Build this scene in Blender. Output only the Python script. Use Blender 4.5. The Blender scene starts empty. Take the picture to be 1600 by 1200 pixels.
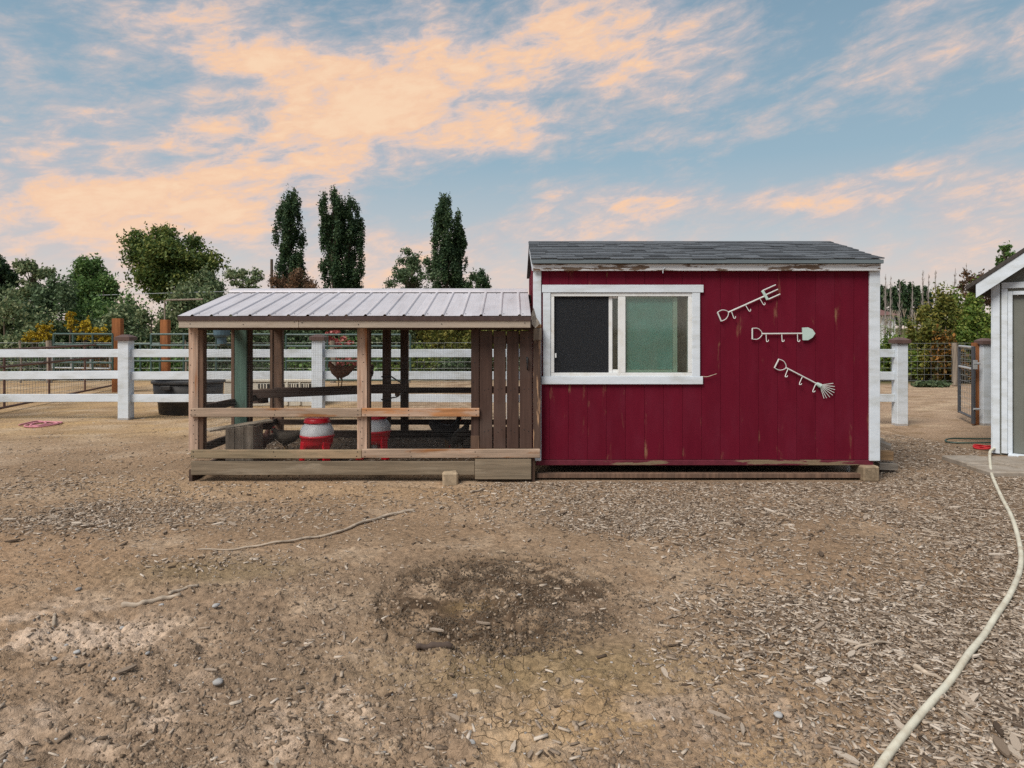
import bpy, bmesh, math, random
import numpy as np
from mathutils import Vector, Matrix
R = math.radians
scene = bpy.context.scene
col = scene.collection

# ------------------------------------------------------------------ camera
EYE = 1.63
cam_d = bpy.data.cameras.new('camera'); cam = bpy.data.objects.new('camera', cam_d)
col.objects.link(cam); scene.camera = cam
cam_d.sensor_width = 36.0; cam_d.lens = 36.0*1067/1600
cam_d.shift_y = -0.055; cam_d.clip_end = 3000; cam_d.clip_start = 0.05
cam.location = (0, 0, EYE); cam.rotation_euler = (R(90), 0, 0)

# ------------------------------------------------------------------ sun and sky
SUN_EL, SUN_AZ = R(52), R(222)          # azimuth from +Y towards +X: behind the camera, to its left
sun_d = bpy.data.lights.new('sun', 'SUN'); sun = bpy.data.objects.new('sun', sun_d); col.objects.link(sun)
sun_d.energy = 2.7; sun_d.angle = R(30); sun_d.color = (1.0, 0.94, 0.86)
sd = Vector((math.sin(SUN_AZ)*math.cos(SUN_EL), math.cos(SUN_AZ)*math.cos(SUN_EL), math.sin(SUN_EL)))
sun.rotation_euler = sd.to_track_quat('Z', 'Y').to_euler()
sun.location = (-6, -10, 14)
scene.view_settings.view_transform = 'Standard'; scene.view_settings.look = 'None'
scene.view_settings.exposure = 0.5; scene.view_settings.gamma = 1.0
try: scene.view_settings.use_curve_mapping = False
except Exception: pass

class G:                                  # small node-tree builder
    def __init__(s, tree): s.t = tree
    def n(s, typ, ins=None, **a):
        nd = s.t.nodes.new(typ)
        for k, v in a.items(): setattr(nd, k, v)
        for k, v in (ins or {}).items(): s.put(nd.inputs[k], v)
        return nd
    def put(s, sock, v):
        if isinstance(v, bpy.types.NodeSocket): s.t.links.new(v, sock)
        else:
            if sock.type == 'RGBA' and hasattr(v, '__len__') and len(v) == 3: v = (*v, 1)
            sock.default_value = v
    def m(s, op, a, b=0.0, c=0.0, clamp=False):
        nd = s.t.nodes.new('ShaderNodeMath'); nd.operation = op; nd.use_clamp = clamp
        for i, v in enumerate((a, b, c)): s.put(nd.inputs[i], v)
        return nd.outputs[0]
    def v(s, op, a, b=(0, 0, 0), sc=None):
        nd = s.t.nodes.new('ShaderNodeVectorMath'); nd.operation = op
        s.put(nd.inputs[0], a); s.put(nd.inputs[1], b)
        if sc is not None: s.put(nd.inputs['Scale'], sc)
        return nd.outputs['Value'] if op in ('LENGTH', 'DOT_PRODUCT', 'DISTANCE') else nd.outputs[0]
    def mix(s, f, a, b, blend='MIX'):
        nd = s.t.nodes.new('ShaderNodeMix'); nd.data_type = 'RGBA'; nd.blend_type = blend
        s.put(nd.inputs[0], f); s.put(nd.inputs[6], a); s.put(nd.inputs[7], b)
        return nd.outputs[2]
    def noise(s, vec, scale=1.0, detail=4, rough=.55, dist=0.0):
        nd = s.n('ShaderNodeTexNoise', {'Vector': vec, 'Scale': scale, 'Detail': detail, 'Roughness': rough, 'Distortion': dist})
        return nd.outputs['Fac']
    def rng(s, v, a, b, c=0.0, d=1.0, smooth=True):
        nd = s.n('ShaderNodeMapRange'); nd.interpolation_type = 'SMOOTHSTEP' if smooth else 'LINEAR'
        for i, x in enumerate((v, a, b, c, d)): s.put(nd.inputs[i], x)
        return nd.outputs[0]
    def ramp(s, f, stops):
        nd = s.n('ShaderNodeValToRGB', {'Fac': f}); cr = nd.color_ramp
        while len(cr.elements) < len(stops): cr.elements.new(.5)
        for e, (p, c) in zip(cr.elements, stops): e.position = p; e.color = (*c, 1)
        return nd.outputs['Color']
    def sep(s, vec):
        nd = s.n('ShaderNodeSeparateXYZ', {0: vec}); return nd.outputs
    def comb(s, x, y, z):
        return s.n('ShaderNodeCombineXYZ', {0: x, 1: y, 2: z}).outputs[0]

world = bpy.data.worlds.new('World'); scene.world = world; world.use_nodes = True
wt = world.node_tree; wt.nodes.clear(); g = G(wt)
sky = g.n('ShaderNodeTexSky'); sky.sky_type = 'NISHITA'; sky.sun_disc = False
sky.sun_elevation = SUN_EL; sky.sun_rotation = SUN_AZ; sky.air_density = 1.0; sky.dust_density = 1.6; sky.ozone_density = 1.2
tc = g.n('ShaderNodeTexCoord').outputs['Generated']
dx, dy, dz = g.sep(tc)
az = g.m('ARCTAN2', dx, dy)                                  # compass angle, 0 straight ahead
el = g.m('ARCSINE', g.m('MINIMUM', g.m('MAXIMUM', dz, -1.0), 1.0))
def adir(u, v):                                              # picture place -> sky angles
    x, y, z = (u-800)/1067, 1.0, (512-v)/1067
    return math.atan2(x, y), math.asin(z/math.sqrt(x*x+y*y+z*z))
BLOBS = [  # where the cloud fields lie: u, v, half-widths, tilt (deg, rising to the right), weight
 (500, 115, 300, 85, 8, .36), (700, 160, 190, 58, 14, .40), (470, 225, 260, 40, 10, .34), (1010, 85, 180, 75, -2, .36),
 (300, 35, 210, 50, -6, .32), (1090, 145, 90, 18, 0, .20), (700, 240, 260, 18, 9, .26),
 (140, 215, 240, 60, -4, .30), (170, 300, 280, 40, 3, .36), (140, 365, 300, 36, 2, .40),
 (1500, 55, 130, 52, -4, .32), (1430, 262, 110, 18, -4, .26), (1170, 312, 320, 15, -1, .34), (1130, 214, 110, 10, -4, .26), (560, 400, 460, 40, 0, .32), (1200, 390, 360, 26, 0, .18),
 (60, 80, 130, 60, 0, -.28), (1290, 170, 170, 70, 0, -.44), (950, 262, 170, 20, 0, -.34), (1290, 20, 90, 45, 0, -.34), (640, 318, 130, 26, 0, -.16), (1280, 255, 110, 22, 0, -.34)]
bias = -0.06
for (u, v, ru, rv, t, w) in BLOBS:
    a0, e0 = adir(u, v); sa, se = ru/1150, rv/1150
    ca, sn = math.cos(R(t)), math.sin(R(t))
    da, de = g.m('SUBTRACT', az, a0), g.m('SUBTRACT', el, e0)
    pa = g.m('ADD', g.m('MULTIPLY', da, ca/sa), g.m('MULTIPLY', de, sn/sa))
    pe = g.m('ADD', g.m('MULTIPLY', da, -sn/se), g.m('MULTIPLY', de, ca/se))
    r2 = g.m('ADD', g.m('MULTIPLY', pa, pa), g.m('MULTIPLY', pe, pe))
    bl = g.m('MULTIPLY', g.m('EXPONENT', g.m('MULTIPLY', r2, -0.75)), w*.72)
    bias = g.m('ADD', bl, bias)
ta = R(11)
qa = g.m('ADD', g.m('MULTIPLY', az, math.cos(ta)), g.m('MULTIPLY', el, math.sin(ta)))
qe = g.m('ADD', g.m('MULTIPLY', az, -math.sin(ta)), g.m('MULTIPLY', el, math.cos(ta)))
q1 = g.comb(g.m('MULTIPLY', qa, 4.2), g.m('MULTIPLY', qe, 12.0), 3.7)
q2 = g.comb(g.m('MULTIPLY', qa, 17.0), g.m('MULTIPLY', qe, 44.0), 1.3)
n1 = g.noise(q1, 1.0, 7, .60, .25)
n2 = g.noise(q2, 1.0, 5, .66, .35)
dens = g.m('ADD', g.m('ADD', g.m('ADD', g.m('MULTIPLY', g.m('SUBTRACT', n1, .5), 2.0), g.m('MULTIPLY', g.m('SUBTRACT', n2, .5), .80)), bias), .0)
cmask = g.rng(dens, -.30, .40)
core = g.rng(dens, .05, .70)
# air: the physical sky, tinted and lifted towards the horizon as in the photograph
skyc = g.v('MULTIPLY', sky.outputs[0], (1.0, 1.0, 1.0), None)
up = g.rng(el, .0, .52, 0, 1, False)
air = g.ramp(up, [(0.0, (.86, .73, .64)), (.18, (.62, .63, .64)), (.45, (.335, .485, .585)), (1.0, (.185, .315, .435))])
air = g.mix(.12, air, g.v('SCALE', skyc, (0, 0, 0), .075))
cloud = g.ramp(g.m('ADD', g.m('MULTIPLY', core, .75), g.m('MULTIPLY', g.m('SUBTRACT', n2, .36), .75)), [(.02, (.56, .52, .55)), (.28, (.78, .60, .53)), (.58, (.96, .62, .41)), (.95, (1.0, .70, .47))])
cloud = g.mix(g.rng(el, .02, .2, .45, 0.0), cloud, (.88, .68, .56))
skycol = g.mix(g.m('MULTIPLY', cmask, .93), air, cloud)
bg = g.n('ShaderNodeBackground', {'Color': skycol, 'Strength': .70})
wt.links.new(bg.outputs[0], g.n('ShaderNodeOutputWorld').inputs['Surface'])

scene.cycles.use_denoising = False; scene.cycles.use_adaptive_sampling = True; scene.cycles.adaptive_threshold = .012
scene.cycles.max_bounces = 5; scene.cycles.diffuse_bounces = 2; scene.cycles.glossy_bounces = 2; scene.cycles.transmission_bounces = 3
scene.cycles.transparent_max_bounces = 8; scene.cycles.caustics_reflective = False; scene.cycles.caustics_refractive = False
world.cycles.sampling_method = 'MANUAL'; world.cycles.sample_map_resolution = 256

# ------------------------------------------------------------------ helpers
WL = {}                                    # world location of every object (no rotated parents are used)
def UX(u, Y): return (u-800)*Y/1067
def VZ(v, Y): return EYE-(v-512)*Y/1067
def gnd(u, v, z=0.0):                      # ground point seen at a picture place
    Y = (EYE-z)*1067/(v-512); return ((u-800)*Y/1067, Y)
def setp(o, label=None, cat=None, group=None, kind=None):
    if label: o['label'] = label
    if cat: o['category'] = cat
    if group: o['group'] = group
    if kind: o['kind'] = kind
    return o
def thing(name, label, cat, loc, group=None):
    o = bpy.data.objects.new(name, None); o.empty_display_size = .1; col.objects.link(o)
    o.location = loc; WL[o] = np.array(loc, float)
    return setp(o, label, cat, group)
def npmesh(name, V, F):
    V = np.asarray(V, np.float32); me = bpy.data.meshes.new(name)
    if isinstance(F, np.ndarray):
        nf, k = F.shape
        me.vertices.add(len(V)); me.vertices.foreach_set('co', V.ravel())
        me.loops.add(nf*k); me.loops.foreach_set('vertex_index', F.astype(np.int32).ravel())
        me.polygons.add(nf); me.polygons.foreach_set('loop_start', np.arange(0, nf*k, k, dtype=np.int32))
        me.update(calc_edges=True)
    else:
        me.from_pydata(V.tolist(), [], F)
        bm = bmesh.new(); bm.from_mesh(me); bmesh.ops.recalc_face_normals(bm, faces=bm.faces); bm.to_mesh(me); bm.free()
    return me
def mk(name, VF, mat, parent=None, label=None, cat=None, group=None, kind=None, smooth=False, origin=None):
    V, F = VF; V = np.asarray(V, float)
    c = (V.min(0)+V.max(0))/2 if origin is None else np.array(origin, float)
    if parent is None and origin is None: c[2] = V[:, 2].min()
    me = npmesh(name, V-c, F); me.materials.append(mat)
    if smooth: me.polygons.foreach_set('use_smooth', [True]*len(me.polygons))
    o = bpy.data.objects.new(name, me); col.objects.link(o)
    if parent is not None: o.parent = parent; o.location = Vector(c-WL[parent])
    else: o.location = Vector(c)
    WL[o] = c
    return setp(o, label, cat, group, kind)
def inst(name, me, loc, parent=None, rot=(0, 0, 0), scale=(1, 1, 1), **p):
    o = bpy.data.objects.new(name, me); col.objects.link(o)
    if parent is not None: o.parent = parent; o.location = Vector(np.array(loc)-WL[parent])
    else: o.location = Vector(loc)
    o.rotation_euler = rot; o.scale = scale; WL[o] = np.array(loc, float)
    return setp(o, **p)
def obox(c, ax, h, b=.004):               # chamfered box: centre, three axes (rows), half sizes
    c = np.array(c, float); ax = np.array(ax, float); h = np.array(h, float); b = min(b, h.min()*.45)
    V, idx = [], {}
    for sx in (-1, 1):
        for sy in (-1, 1):
            for sz in (-1, 1):
                s = np.array((sx, sy, sz))
                for k in range(3):
                    p = s*(h-b); p[k] = s[k]*h[k]
                    idx[(sx, sy, sz, k)] = len(V); V.append(c+p@ax)
    F = []
    def I(s, k): return idx[(s[0], s[1], s[2], k)]
    for k in range(3):
        i, j = (k+1) % 3, (k+2) % 3
        for sg in (-1, 1):
            q = []
            for a, d in ((-1, -1), (1, -1), (1, 1), (-1, 1)):
                s = [0, 0, 0]; s[k] = sg; s[i] = a; s[j] = d; q.append(I(s, k))
            F.append(q)
        for a in (-1, 1):
            for d in (-1, 1):
                s1 = [0, 0, 0]; s2 = [0, 0, 0]; s1[i] = s2[i] = a; s1[j] = s2[j] = d; s1[k] = -1; s2[k] = 1
                F.append([I(s1, i), I(s2, i), I(s2, j), I(s1, j)])
    for sx in (-1, 1):
        for sy in (-1, 1):
            for sz in (-1, 1): F.append([idx[(sx, sy, sz, k)] for k in range(3)])
    return np.array(V), F
def box(x0, x1, y0, y1, z0, z1, b=.004):
    return obox(((x0+x1)/2, (y0+y1)/2, (z0+z1)/2), np.eye(3), (abs(x1-x0)/2, abs(y1-y0)/2, abs(z1-z0)/2), b)
def beam(p, q, w, t, up=(0, 0, 1), b=.004):   # board from p to q; w across `up`, t across the third axis
    p, q = np.array(p, float), np.array(q, float); d = q-p; L = np.linalg.norm(d); d = d/L
    u = np.array(up, float); u = u-d*(u@d); u /= np.linalg.norm(u); s = np.cross(d, u)
    return obox((p+q)/2, (d, u, s), (L/2, w/2, t/2), b)
def tube(P, r, n=6, cap=True):
    P = np.array(P, float); m = len(P); r = np.broadcast_to(np.array(r, float), (m,))
    T = np.gradient(P, axis=0); T /= np.linalg.norm(T, axis=1)[:, None]+1e-12
    a = np.array((0, 0, 1.)) if abs(T[0][2]) < .9 else np.array((1., 0, 0))
    V = []
    for i in range(m):
        a = a-T[i]*(a@T[i]); a /= np.linalg.norm(a)+1e-12; b = np.cross(T[i], a)
        for k in range(n):
            t = 2*math.pi*k/n; V.append(P[i]+r[i]*(math.cos(t)*a+math.sin(t)*b))
    F = [[i*n+k, i*n+(k+1) % n, (i+1)*n+(k+1) % n, (i+1)*n+k] for i in range(m-1) for k in range(n)]
    if cap: F += [list(range(n))[::-1], [(m-1)*n+k for k in range(n)]]
    return np.array(V), F
def smoothpath(P, per=8):                 # Catmull-Rom through points
    P = np.array(P, float); Q = np.vstack([2*P[0]-P[1], P, 2*P[-1]-P[-2]]); out = []
    for i in range(1, len(Q)-2):
        for t in np.linspace(0, 1, per, endpoint=False):
            a, b, c, d = Q[i-1:i+3]
            out.append(.5*(2*b+(c-a)*t+(2*a-5*b+4*c-d)*t*t+(3*b-a-3*c+d)*t**3))
    out.append(P[-1]); return np.array(out)
def lathe(prof, c, n=24, sx=1, sy=1):
    V = []; m = len(prof)
    for r, z in prof:
        for k in range(n):
            t = 2*math.pi*k/n; V.append((c[0]+r*sx*math.cos(t), c[1]+r*sy*math.sin(t), c[2]+z))
    F = [[i*n+k, i*n+(k+1) % n, (i+1)*n+(k+1) % n, (i+1)*n+k] for i in range(m-1) for k in range(n)]
    F += [list(range(n))[::-1], [(m-1)*n+k for k in range(n)]]
    return np.array(V), F
def prism(poly, y0, y1):                  # polygon in XZ pushed from y0 to y1
    n = len(poly); V = [(x, y0, z) for x, z in poly]+[(x, y1, z) for x, z in poly]
    F = [list(range(n)), list(range(n, 2*n))[::-1]]+[[i, (i+1) % n, n+(i+1) % n, n+i] for i in range(n)]
    return np.array(V), F
def cat(L):
    V, F, o = [], [], 0
    for v, f in L:
        V.append(np.asarray(v)); F += [[i+o for i in q] for q in f]; o += len(v)
    return np.vstack(V), F
# --- value noise for heights and scatter
_lat = np.random.RandomState(5).rand(256, 256).astype(np.float64)
def vnoise(x, y):
    xi, yi = np.floor(x).astype(int), np.floor(y).astype(int); fx, fy = x-xi, y-yi
    fx, fy = fx*fx*(3-2*fx), fy*fy*(3-2*fy); a = lambda i, j: _lat[(xi+i) & 255, (yi+j) & 255]
    return (a(0, 0)*(1-fx)+a(1, 0)*fx)*(1-fy)+(a(0, 1)*(1-fx)+a(1, 1)*fx)*fy
def fbm(x, y, s, o=4, rough=.5):
    t, w, tot = 0, 1, 0
    for k in range(o): t = t+w*vnoise(x*s+17*k, y*s+31*k); tot += w; w *= rough; s *= 2.03
    return t/tot
def sstep(x, a, b): t = np.clip((x-a)/(b-a), 0, 1); return t*t*(3-2*t)

# ------------------------------------------------------------------ materials
def surf(name, c1, rough=.75, var=.25, scale=(6, 6, 6), wear=None, thr=.62, soft=.05, wscale=(4, 4, 4), bump=.3, bscale=(40, 40, 40),
         metal=0.0, spec=.3, objvar=.1, grime=None, gthr=.5, gscale=(2, 2, 2), edge=None, cells=False):
    m = bpy.data.materials.new(name); m.use_nodes = True; t = m.node_tree; t.nodes.clear(); g = G(t)
    oi = g.n('ShaderNodeObjectInfo').outputs['Random']; co = g.n('ShaderNodeTexCoord').outputs['Object']
    vec = g.v('ADD', co, g.comb(g.m('MULTIPLY', oi, 37.0), g.m('MULTIPLY', oi, 91.0), g.m('MULTIPLY', oi, 53.0)))
    c1 = np.array(c1); lo, hi = tuple(np.clip(c1*(1-var), 0, 1)), tuple(np.clip(c1*(1+var), 0, 1))
    c = g.mix(g.rng(g.noise(g.v('MULTIPLY', vec, scale), 1, 6, .6, .3), .25, .75), lo, hi)
    if grime is not None:
        c = g.mix(g.rng(g.noise(g.v('MULTIPLY', vec, gscale), 1, 6, .65), gthr-.15, gthr+.2, 0, .75), c, grime)
    if wear is not None:
        k = g.noise(g.v('MULTIPLY', vec, wscale), 1, 8, .62, .2)
        mk_ = g.rng(k, thr-soft, thr+soft)
        if edge is not None: mk_ = g.m('MULTIPLY', mk_, g.rng(g.m('ABSOLUTE', g.sep(co)[0]), edge[0], edge[1]))
        wv = g.mix(g.noise(g.v('MULTIPLY', vec, tuple(6*s for s in wscale)), 1, 3), tuple(np.array(wear)*.7), tuple(np.clip(np.array(wear)*1.3, 0, 1)))
        c = g.mix(mk_, c, wv)
    if objvar:
        k = g.m('ADD', 1-objvar, g.m('MULTIPLY', oi, 2*objvar)); c = g.v('SCALE', c, (0, 0, 0), k)
    b = g.n('ShaderNodeBump', {'Height': g.noise(g.v('MULTIPLY', vec, bscale), 1, 5, .6), 'Strength': bump, 'Distance': .006})
    rr = g.rng(g.noise(g.v('MULTIPLY', vec, scale), 1.7, 3), .2, .8, max(rough-.12, .05), min(rough+.1, 1))
    p = g.n('ShaderNodeBsdfPrincipled', {'Base Color': c, 'Roughness': rr, 'Metallic': metal, 'Specular IOR Level': spec, 'Normal': b.outputs[0]})
    t.links.new(p.outputs[0], g.n('ShaderNodeOutputMaterial').inputs[0])
    return m
def wood(name, c1, ax, **k):
    s = [28, 28, 28]; s[ax] = 1.6; bs = [120, 120, 120]; bs[ax] = 5
    k.setdefault('var', .38); k.setdefault('rough', .85); k.setdefault('bump', .35); k.setdefault('spec', .15)
    return surf(name, c1, scale=tuple(s), bscale=tuple(bs), **k)
GREYW = (.42, .36, .29)
M = {}
M['white'] = surf('white_paint', (.64, .70, .76), rough=.6, var=.05, scale=(3, 3, 12), grime=(.46, .48, .46), gthr=.56, gscale=(3, 3, 9), bump=.12, objvar=.03)
M['white_worn'] = surf('peeling_white_paint', (.68, .70, .72), rough=.7, var=.06, wear=(.17, .12, .085), thr=.535, soft=.012, wscale=(2.3, 5, 16), bump=.5, objvar=.02)
M['red'] = surf('red_siding_paint', (.122, .0078, .0205), rough=.62, var=.10, scale=(9, 9, 1.2), wear=(.26, .15, .085), thr=.675, soft=.09, wscale=(11, 4, 2.6), bump=.35, bscale=(30, 30, 260), objvar=.05, spec=.05, edge=(.035, .10), grime=(.135, .014, .030), gthr=.56, gscale=(5, 5, 2))
M['red_core'] = surf('dark_red_groove', (.11, .008, .019), rough=.7, spec=.05)
M['red_rim'] = surf('red_peeling_rim', (.11, .014, .026), rough=.75, wear=(.19, .135, .085), thr=.56, soft=.02, wscale=(1.3, 5, 16), bump=.5)
M['shingle'] = surf('asphalt_shingle', (.088, .097, .108), rough=.92, var=.22, scale=(25, 25, 25), bump=.8, bscale=(150, 150, 150), objvar=.30, spec=.2)
M['drip'] = surf('grey_blue_metal_edge', (.135, .165, .18), rough=.5, var=.08, bump=.05)
M['metal_roof'] = surf('weathered_galvalume', (.53, .51, .54), rough=.45, var=.06, scale=(3, 3, 3), metal=.12, spec=.5, bump=.06, bscale=(12, 12, 12), objvar=.04, grime=(.40, .37, .385), gthr=.58, gscale=(9, 1.5, 1.5))
M['brown_metal'] = surf('brown_metal_strip', (.075, .048, .045), rough=.5, var=.2, scale=(20, 4, 4), wear=(.16, .12, .11), thr=.66, wscale=(9, 4, 30), bump=.1)
M['fascia_tan'] = wood('tan_fascia', (.40, .335, .27), 0, var=.12, grime=(.25, .19, .14), gthr=.62, gscale=(6, 6, 20))
M['post_pale'] = wood('pale_weathered_post', (.46, .325, .245), 2, var=.35, wear=(.30, .115, .04), thr=.60, soft=.08, wscale=(14, 9, 1.2), grime=(.30, .22, .17), gthr=.55, gscale=(9, 9, 2))
M['rail_pale'] = wood('pale_weathered_rail', (.43, .315, .235), 0, var=.33, wear=(.30, .135, .055), thr=.60, soft=.08, wscale=(1.5, 9, 9), grime=(.30, .23, .17), gthr=.55, gscale=(2, 9, 9))
M['rail_orange'] = wood('orange_stained_rail', (.40, .19, .085), 0, var=.3, wear=(.44, .31, .23), thr=.50, soft=.06, wscale=(1.0, 6, 6))
M['sill_olive'] = wood('olive_grey_board', (.255, .20, .13), 0, var=.3, wear=(.36, .26, .165), thr=.56, soft=.08, wscale=(1.2, 6, 7))
M['skirt'] = wood('grey_brown_skirt', (.215, .17, .12), 0, var=.26, wear=(.30, .245, .18), thr=.6, soft=.08, wscale=(1.5, 6, 10))
M['door_brown'] = wood('brown_stained_door', (.072, .043, .034), 2, var=.25, rough=.65, wear=(.26, .22, .19), thr=.735, soft=.03, wscale=(26, 9, 13), grime=(.10, .072, .06), gthr=.6, objvar=.10)
M['door_bare'] = wood('brown_stain_bare_streaks', (.085, .055, .043), 2, var=.25, wear=(.40, .25, .15), thr=.565, soft=.03, wscale=(22, 9, 1.7))
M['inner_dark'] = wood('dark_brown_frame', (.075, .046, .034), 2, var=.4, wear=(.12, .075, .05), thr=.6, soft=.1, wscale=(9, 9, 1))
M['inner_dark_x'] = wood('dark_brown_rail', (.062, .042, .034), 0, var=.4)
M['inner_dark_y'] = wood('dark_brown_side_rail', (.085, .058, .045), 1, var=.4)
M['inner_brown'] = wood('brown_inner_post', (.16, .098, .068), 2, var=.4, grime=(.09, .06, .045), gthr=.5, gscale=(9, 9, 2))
M['green_post'] = wood('faded_green_paint', (.098, .165, .135), 2, var=.2, wear=(.07, .10, .085), thr=.6, soft=.1, wscale=(12, 9, 3))
M['grey_wood_x'] = wood('grey_driftwood_board', GREYW, 0, var=.4, grime=(.2, .16, .12))
M['grey_wood_z'] = wood('grey_driftwood_panel', (.28, .235, .19), 2, var=.45, grime=(.13, .10, .075))
M['block'] = wood('weathered_block', (.26, .20, .135), 1, var=.35, grime=(.15, .11, .07))
M['lumber_tan'] = wood('tan_lumber', (.34, .22, .12), 0, var=.35, grime=(.16, .11, .07))
M['lumber_grey'] = wood('grey_lumber', (.25, .22, .185), 0, var=.35)
M['cap_brown'] = surf('brown_post_cap', (.115, .072, .062), rough=.55, var=.15, bump=.08, objvar=.1)
M['rust_post'] = wood('rust_brown_post', (.29, .115, .045), 2, var=.3, grime=(.19, .08, .04))
M['old_post'] = wood('old_grey_fence_post', (.24, .20, .16), 2, var=.4)
M['green_tube'] = surf('green_gate_tube', (.045, .09, .08), rough=.45, var=.2, spec=.5, bump=.05)
M['brown_tube'] = surf('brown_pipe', (.13, .075, .06), rough=.6, var=.3)
M['wire'] = surf('galvanised_wire', (.30, .31, .30), rough=.5, var=.2, bump=0, metal=.3)
M['wire_dark'] = surf('dark_hardware_cloth', (.085, .082, .08), rough=.6, var=.2, bump=0)
M['black_plastic'] = surf('black_rubber', (.035, .037, .041), rough=.55, var=.25, scale=(3, 3, 3), grime=(.085, .078, .07), gthr=.5, gscale=(3, 3, 3), bump=.15)
M['cream_plastic'] = surf('cream_plastic', (.60, .56, .47), rough=.55, var=.08, grime=(.40, .35, .28), gthr=.6, bump=.05)
M['slot_dark'] = surf('dark_slot', (.02, .02, .02), rough=.8)
M['red_plastic'] = surf('red_plastic', (.66, .010, .026), rough=.38, var=.08, spec=.5, bump=.03, grime=(.30, .02, .03), gthr=.66, objvar=.03)
M['grey_plastic'] = surf('translucent_grey_plastic', (.72, .74, .76), rough=.4, var=.06, spec=.4, bump=.03, grime=(.36, .36, .35), gthr=.6, objvar=.02)
M['vinyl'] = surf('white_vinyl', (.74, .76, .76), rough=.45, var=.03, grime=(.52, .47, .38), gthr=.63, gscale=(7, 7, 7), bump=.04, objvar=.02)
M['vinyl_green'] = surf('pale_sash', (.52, .58, .50), rough=.5, var=.08, grime=(.36, .36, .22), gthr=.58, gscale=(9, 9, 9))
M['teal_panel'] = surf('teal_green_panel', (.19, .42, .385), rough=.7, var=.05, scale=(3, 3, 3), grime=(.16, .27, .21), gthr=.5, gscale=(2, 2, 3), bump=.1)
M['hook'] = surf('pale_enamel_metal', (.60, .62, .60), rough=.45, var=.08, spec=.5, wear=(.33, .28, .22), thr=.66, wscale=(40, 40, 40), bump=.05, objvar=.03)
M['hook_green'] = surf('pale_green_enamel', (.44, .56, .52), rough=.4, var=.05, spec=.5, bump=.05)
M['iron'] = surf('black_iron', (.025, .025, .027), rough=.5, var=.2)
M['gate_metal'] = surf('charcoal_steel', (.055, .06, .07), rough=.45, var=.2, spec=.5)
M['galv'] = surf('galvanised_tube', (.50, .52, .53), rough=.4, var=.1, metal=.5)
M['grey_siding'] = surf('grey_siding', (.165, .17, .15), rough=.75, var=.08, scale=(4, 4, 20), bump=.25, bscale=(12, 12, 160), objvar=.03)
M['grey_door'] = surf('grey_door_paint', (.155, .16, .14), rough=.5, var=.05, bump=.1, bscale=(60, 60, 12), objvar=.02)
M['roof_dark'] = surf('dark_brown_roof', (.055, .048, .043), rough=.9, var=.3, scale=(30, 30, 30), bump=.5, bscale=(90, 90, 90))
M['paver'] = surf('concrete_paver', (.34, .295, .245), rough=.9, var=.16, scale=(9, 9, 9), grime=(.22, .17, .12), gthr=.55, gscale=(4, 4, 4), bump=.4, bscale=(70, 70, 70))
M['hose_cream'] = surf('cream_vinyl_hose', (.60, .57, .46), rough=.5, var=.10, grime=(.36, .29, .20), gthr=.55, gscale=(7, 7, 7), bump=.12, bscale=(60, 60, 60), spec=.4)
M['hose_green'] = surf('dark_green_hose', (.03, .06, .05), rough=.45, var=.2)
M['hose_red'] = surf('red_hose', (.42, .018, .022), rough=.45, var=.15)
M['rope_pink'] = surf('faded_pink_rope', (.56, .23, .27), rough=.85, var=.3, scale=(40, 40, 40))
M['stick'] = wood('grey_stick', (.38, .31, .24), 0, var=.35)
M['stick_dark'] = wood('dark_wet_stick', (.085, .062, .05), 0, var=.35)
M['stone'] = surf('grey_stone', (.34, .33, .32), rough=.8, var=.2, scale=(25, 25, 25), objvar=.3)
M['stone_tan'] = surf('tan_stone', (.40, .31, .21), rough=.85, var=.25, scale=(20, 20, 20))
M['house_white'] = surf('far_white_wall', (.68, .68, .67), rough=.8, var=.04)
M['house_roof'] = surf('far_brown_roof', (.16, .085, .075), rough=.9, var=.15, scale=(2, 9, 9))
M['bark'] = wood('tree_bark', (.11, .085, .065), 2, var=.4, rough=.95)
M['dead_bark'] = wood('bleached_dead_wood', (.27, .235, .215), 2, var=.3, rough=.95)
M['bottle_blue'] = surf('blue_grey_bottle', (.07, .12, .15), rough=.4, var=.2)
def glass():
    m = bpy.data.materials.new('window_glass'); m.use_nodes = True; t = m.node_tree; t.nodes.clear(); g = G(t)
    co = g.n('ShaderNodeTexCoord').outputs['Object']
    lw = g.n('ShaderNodeLayerWeight', {'Blend': .12}).outputs['Fresnel']
    f = g.m('ADD', g.m('MULTIPLY', lw, .9), .07)
    gl = g.n('ShaderNodeBsdfGlossy', {'Color': (.9, .97, .95, 1), 'Roughness': .06})
    tr = g.n('ShaderNodeBsdfTransparent', {'Color': (.84, .93, .90, 1)})
    du = g.n('ShaderNodeBsdfDiffuse', {'Color': (.42, .43, .38, 1)})
    mx = g.n('ShaderNodeMixShader', {0: f, 1: tr.outputs[0], 2: gl.outputs[0]})
    sp = g.rng(g.noise(g.v('MULTIPLY', co, (5.0, 5.0, 3.0)), 1, 5, .65, .6), .38, .74, .015, .07)
    mx2 = g.n('ShaderNodeMixShader', {0: sp, 1: mx.outputs[0], 2: du.outputs[0]})
    t.links.new(mx2.outputs[0], g.n('ShaderNodeOutputMaterial').inputs[0]); return m
M['glass'] = glass()
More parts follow.
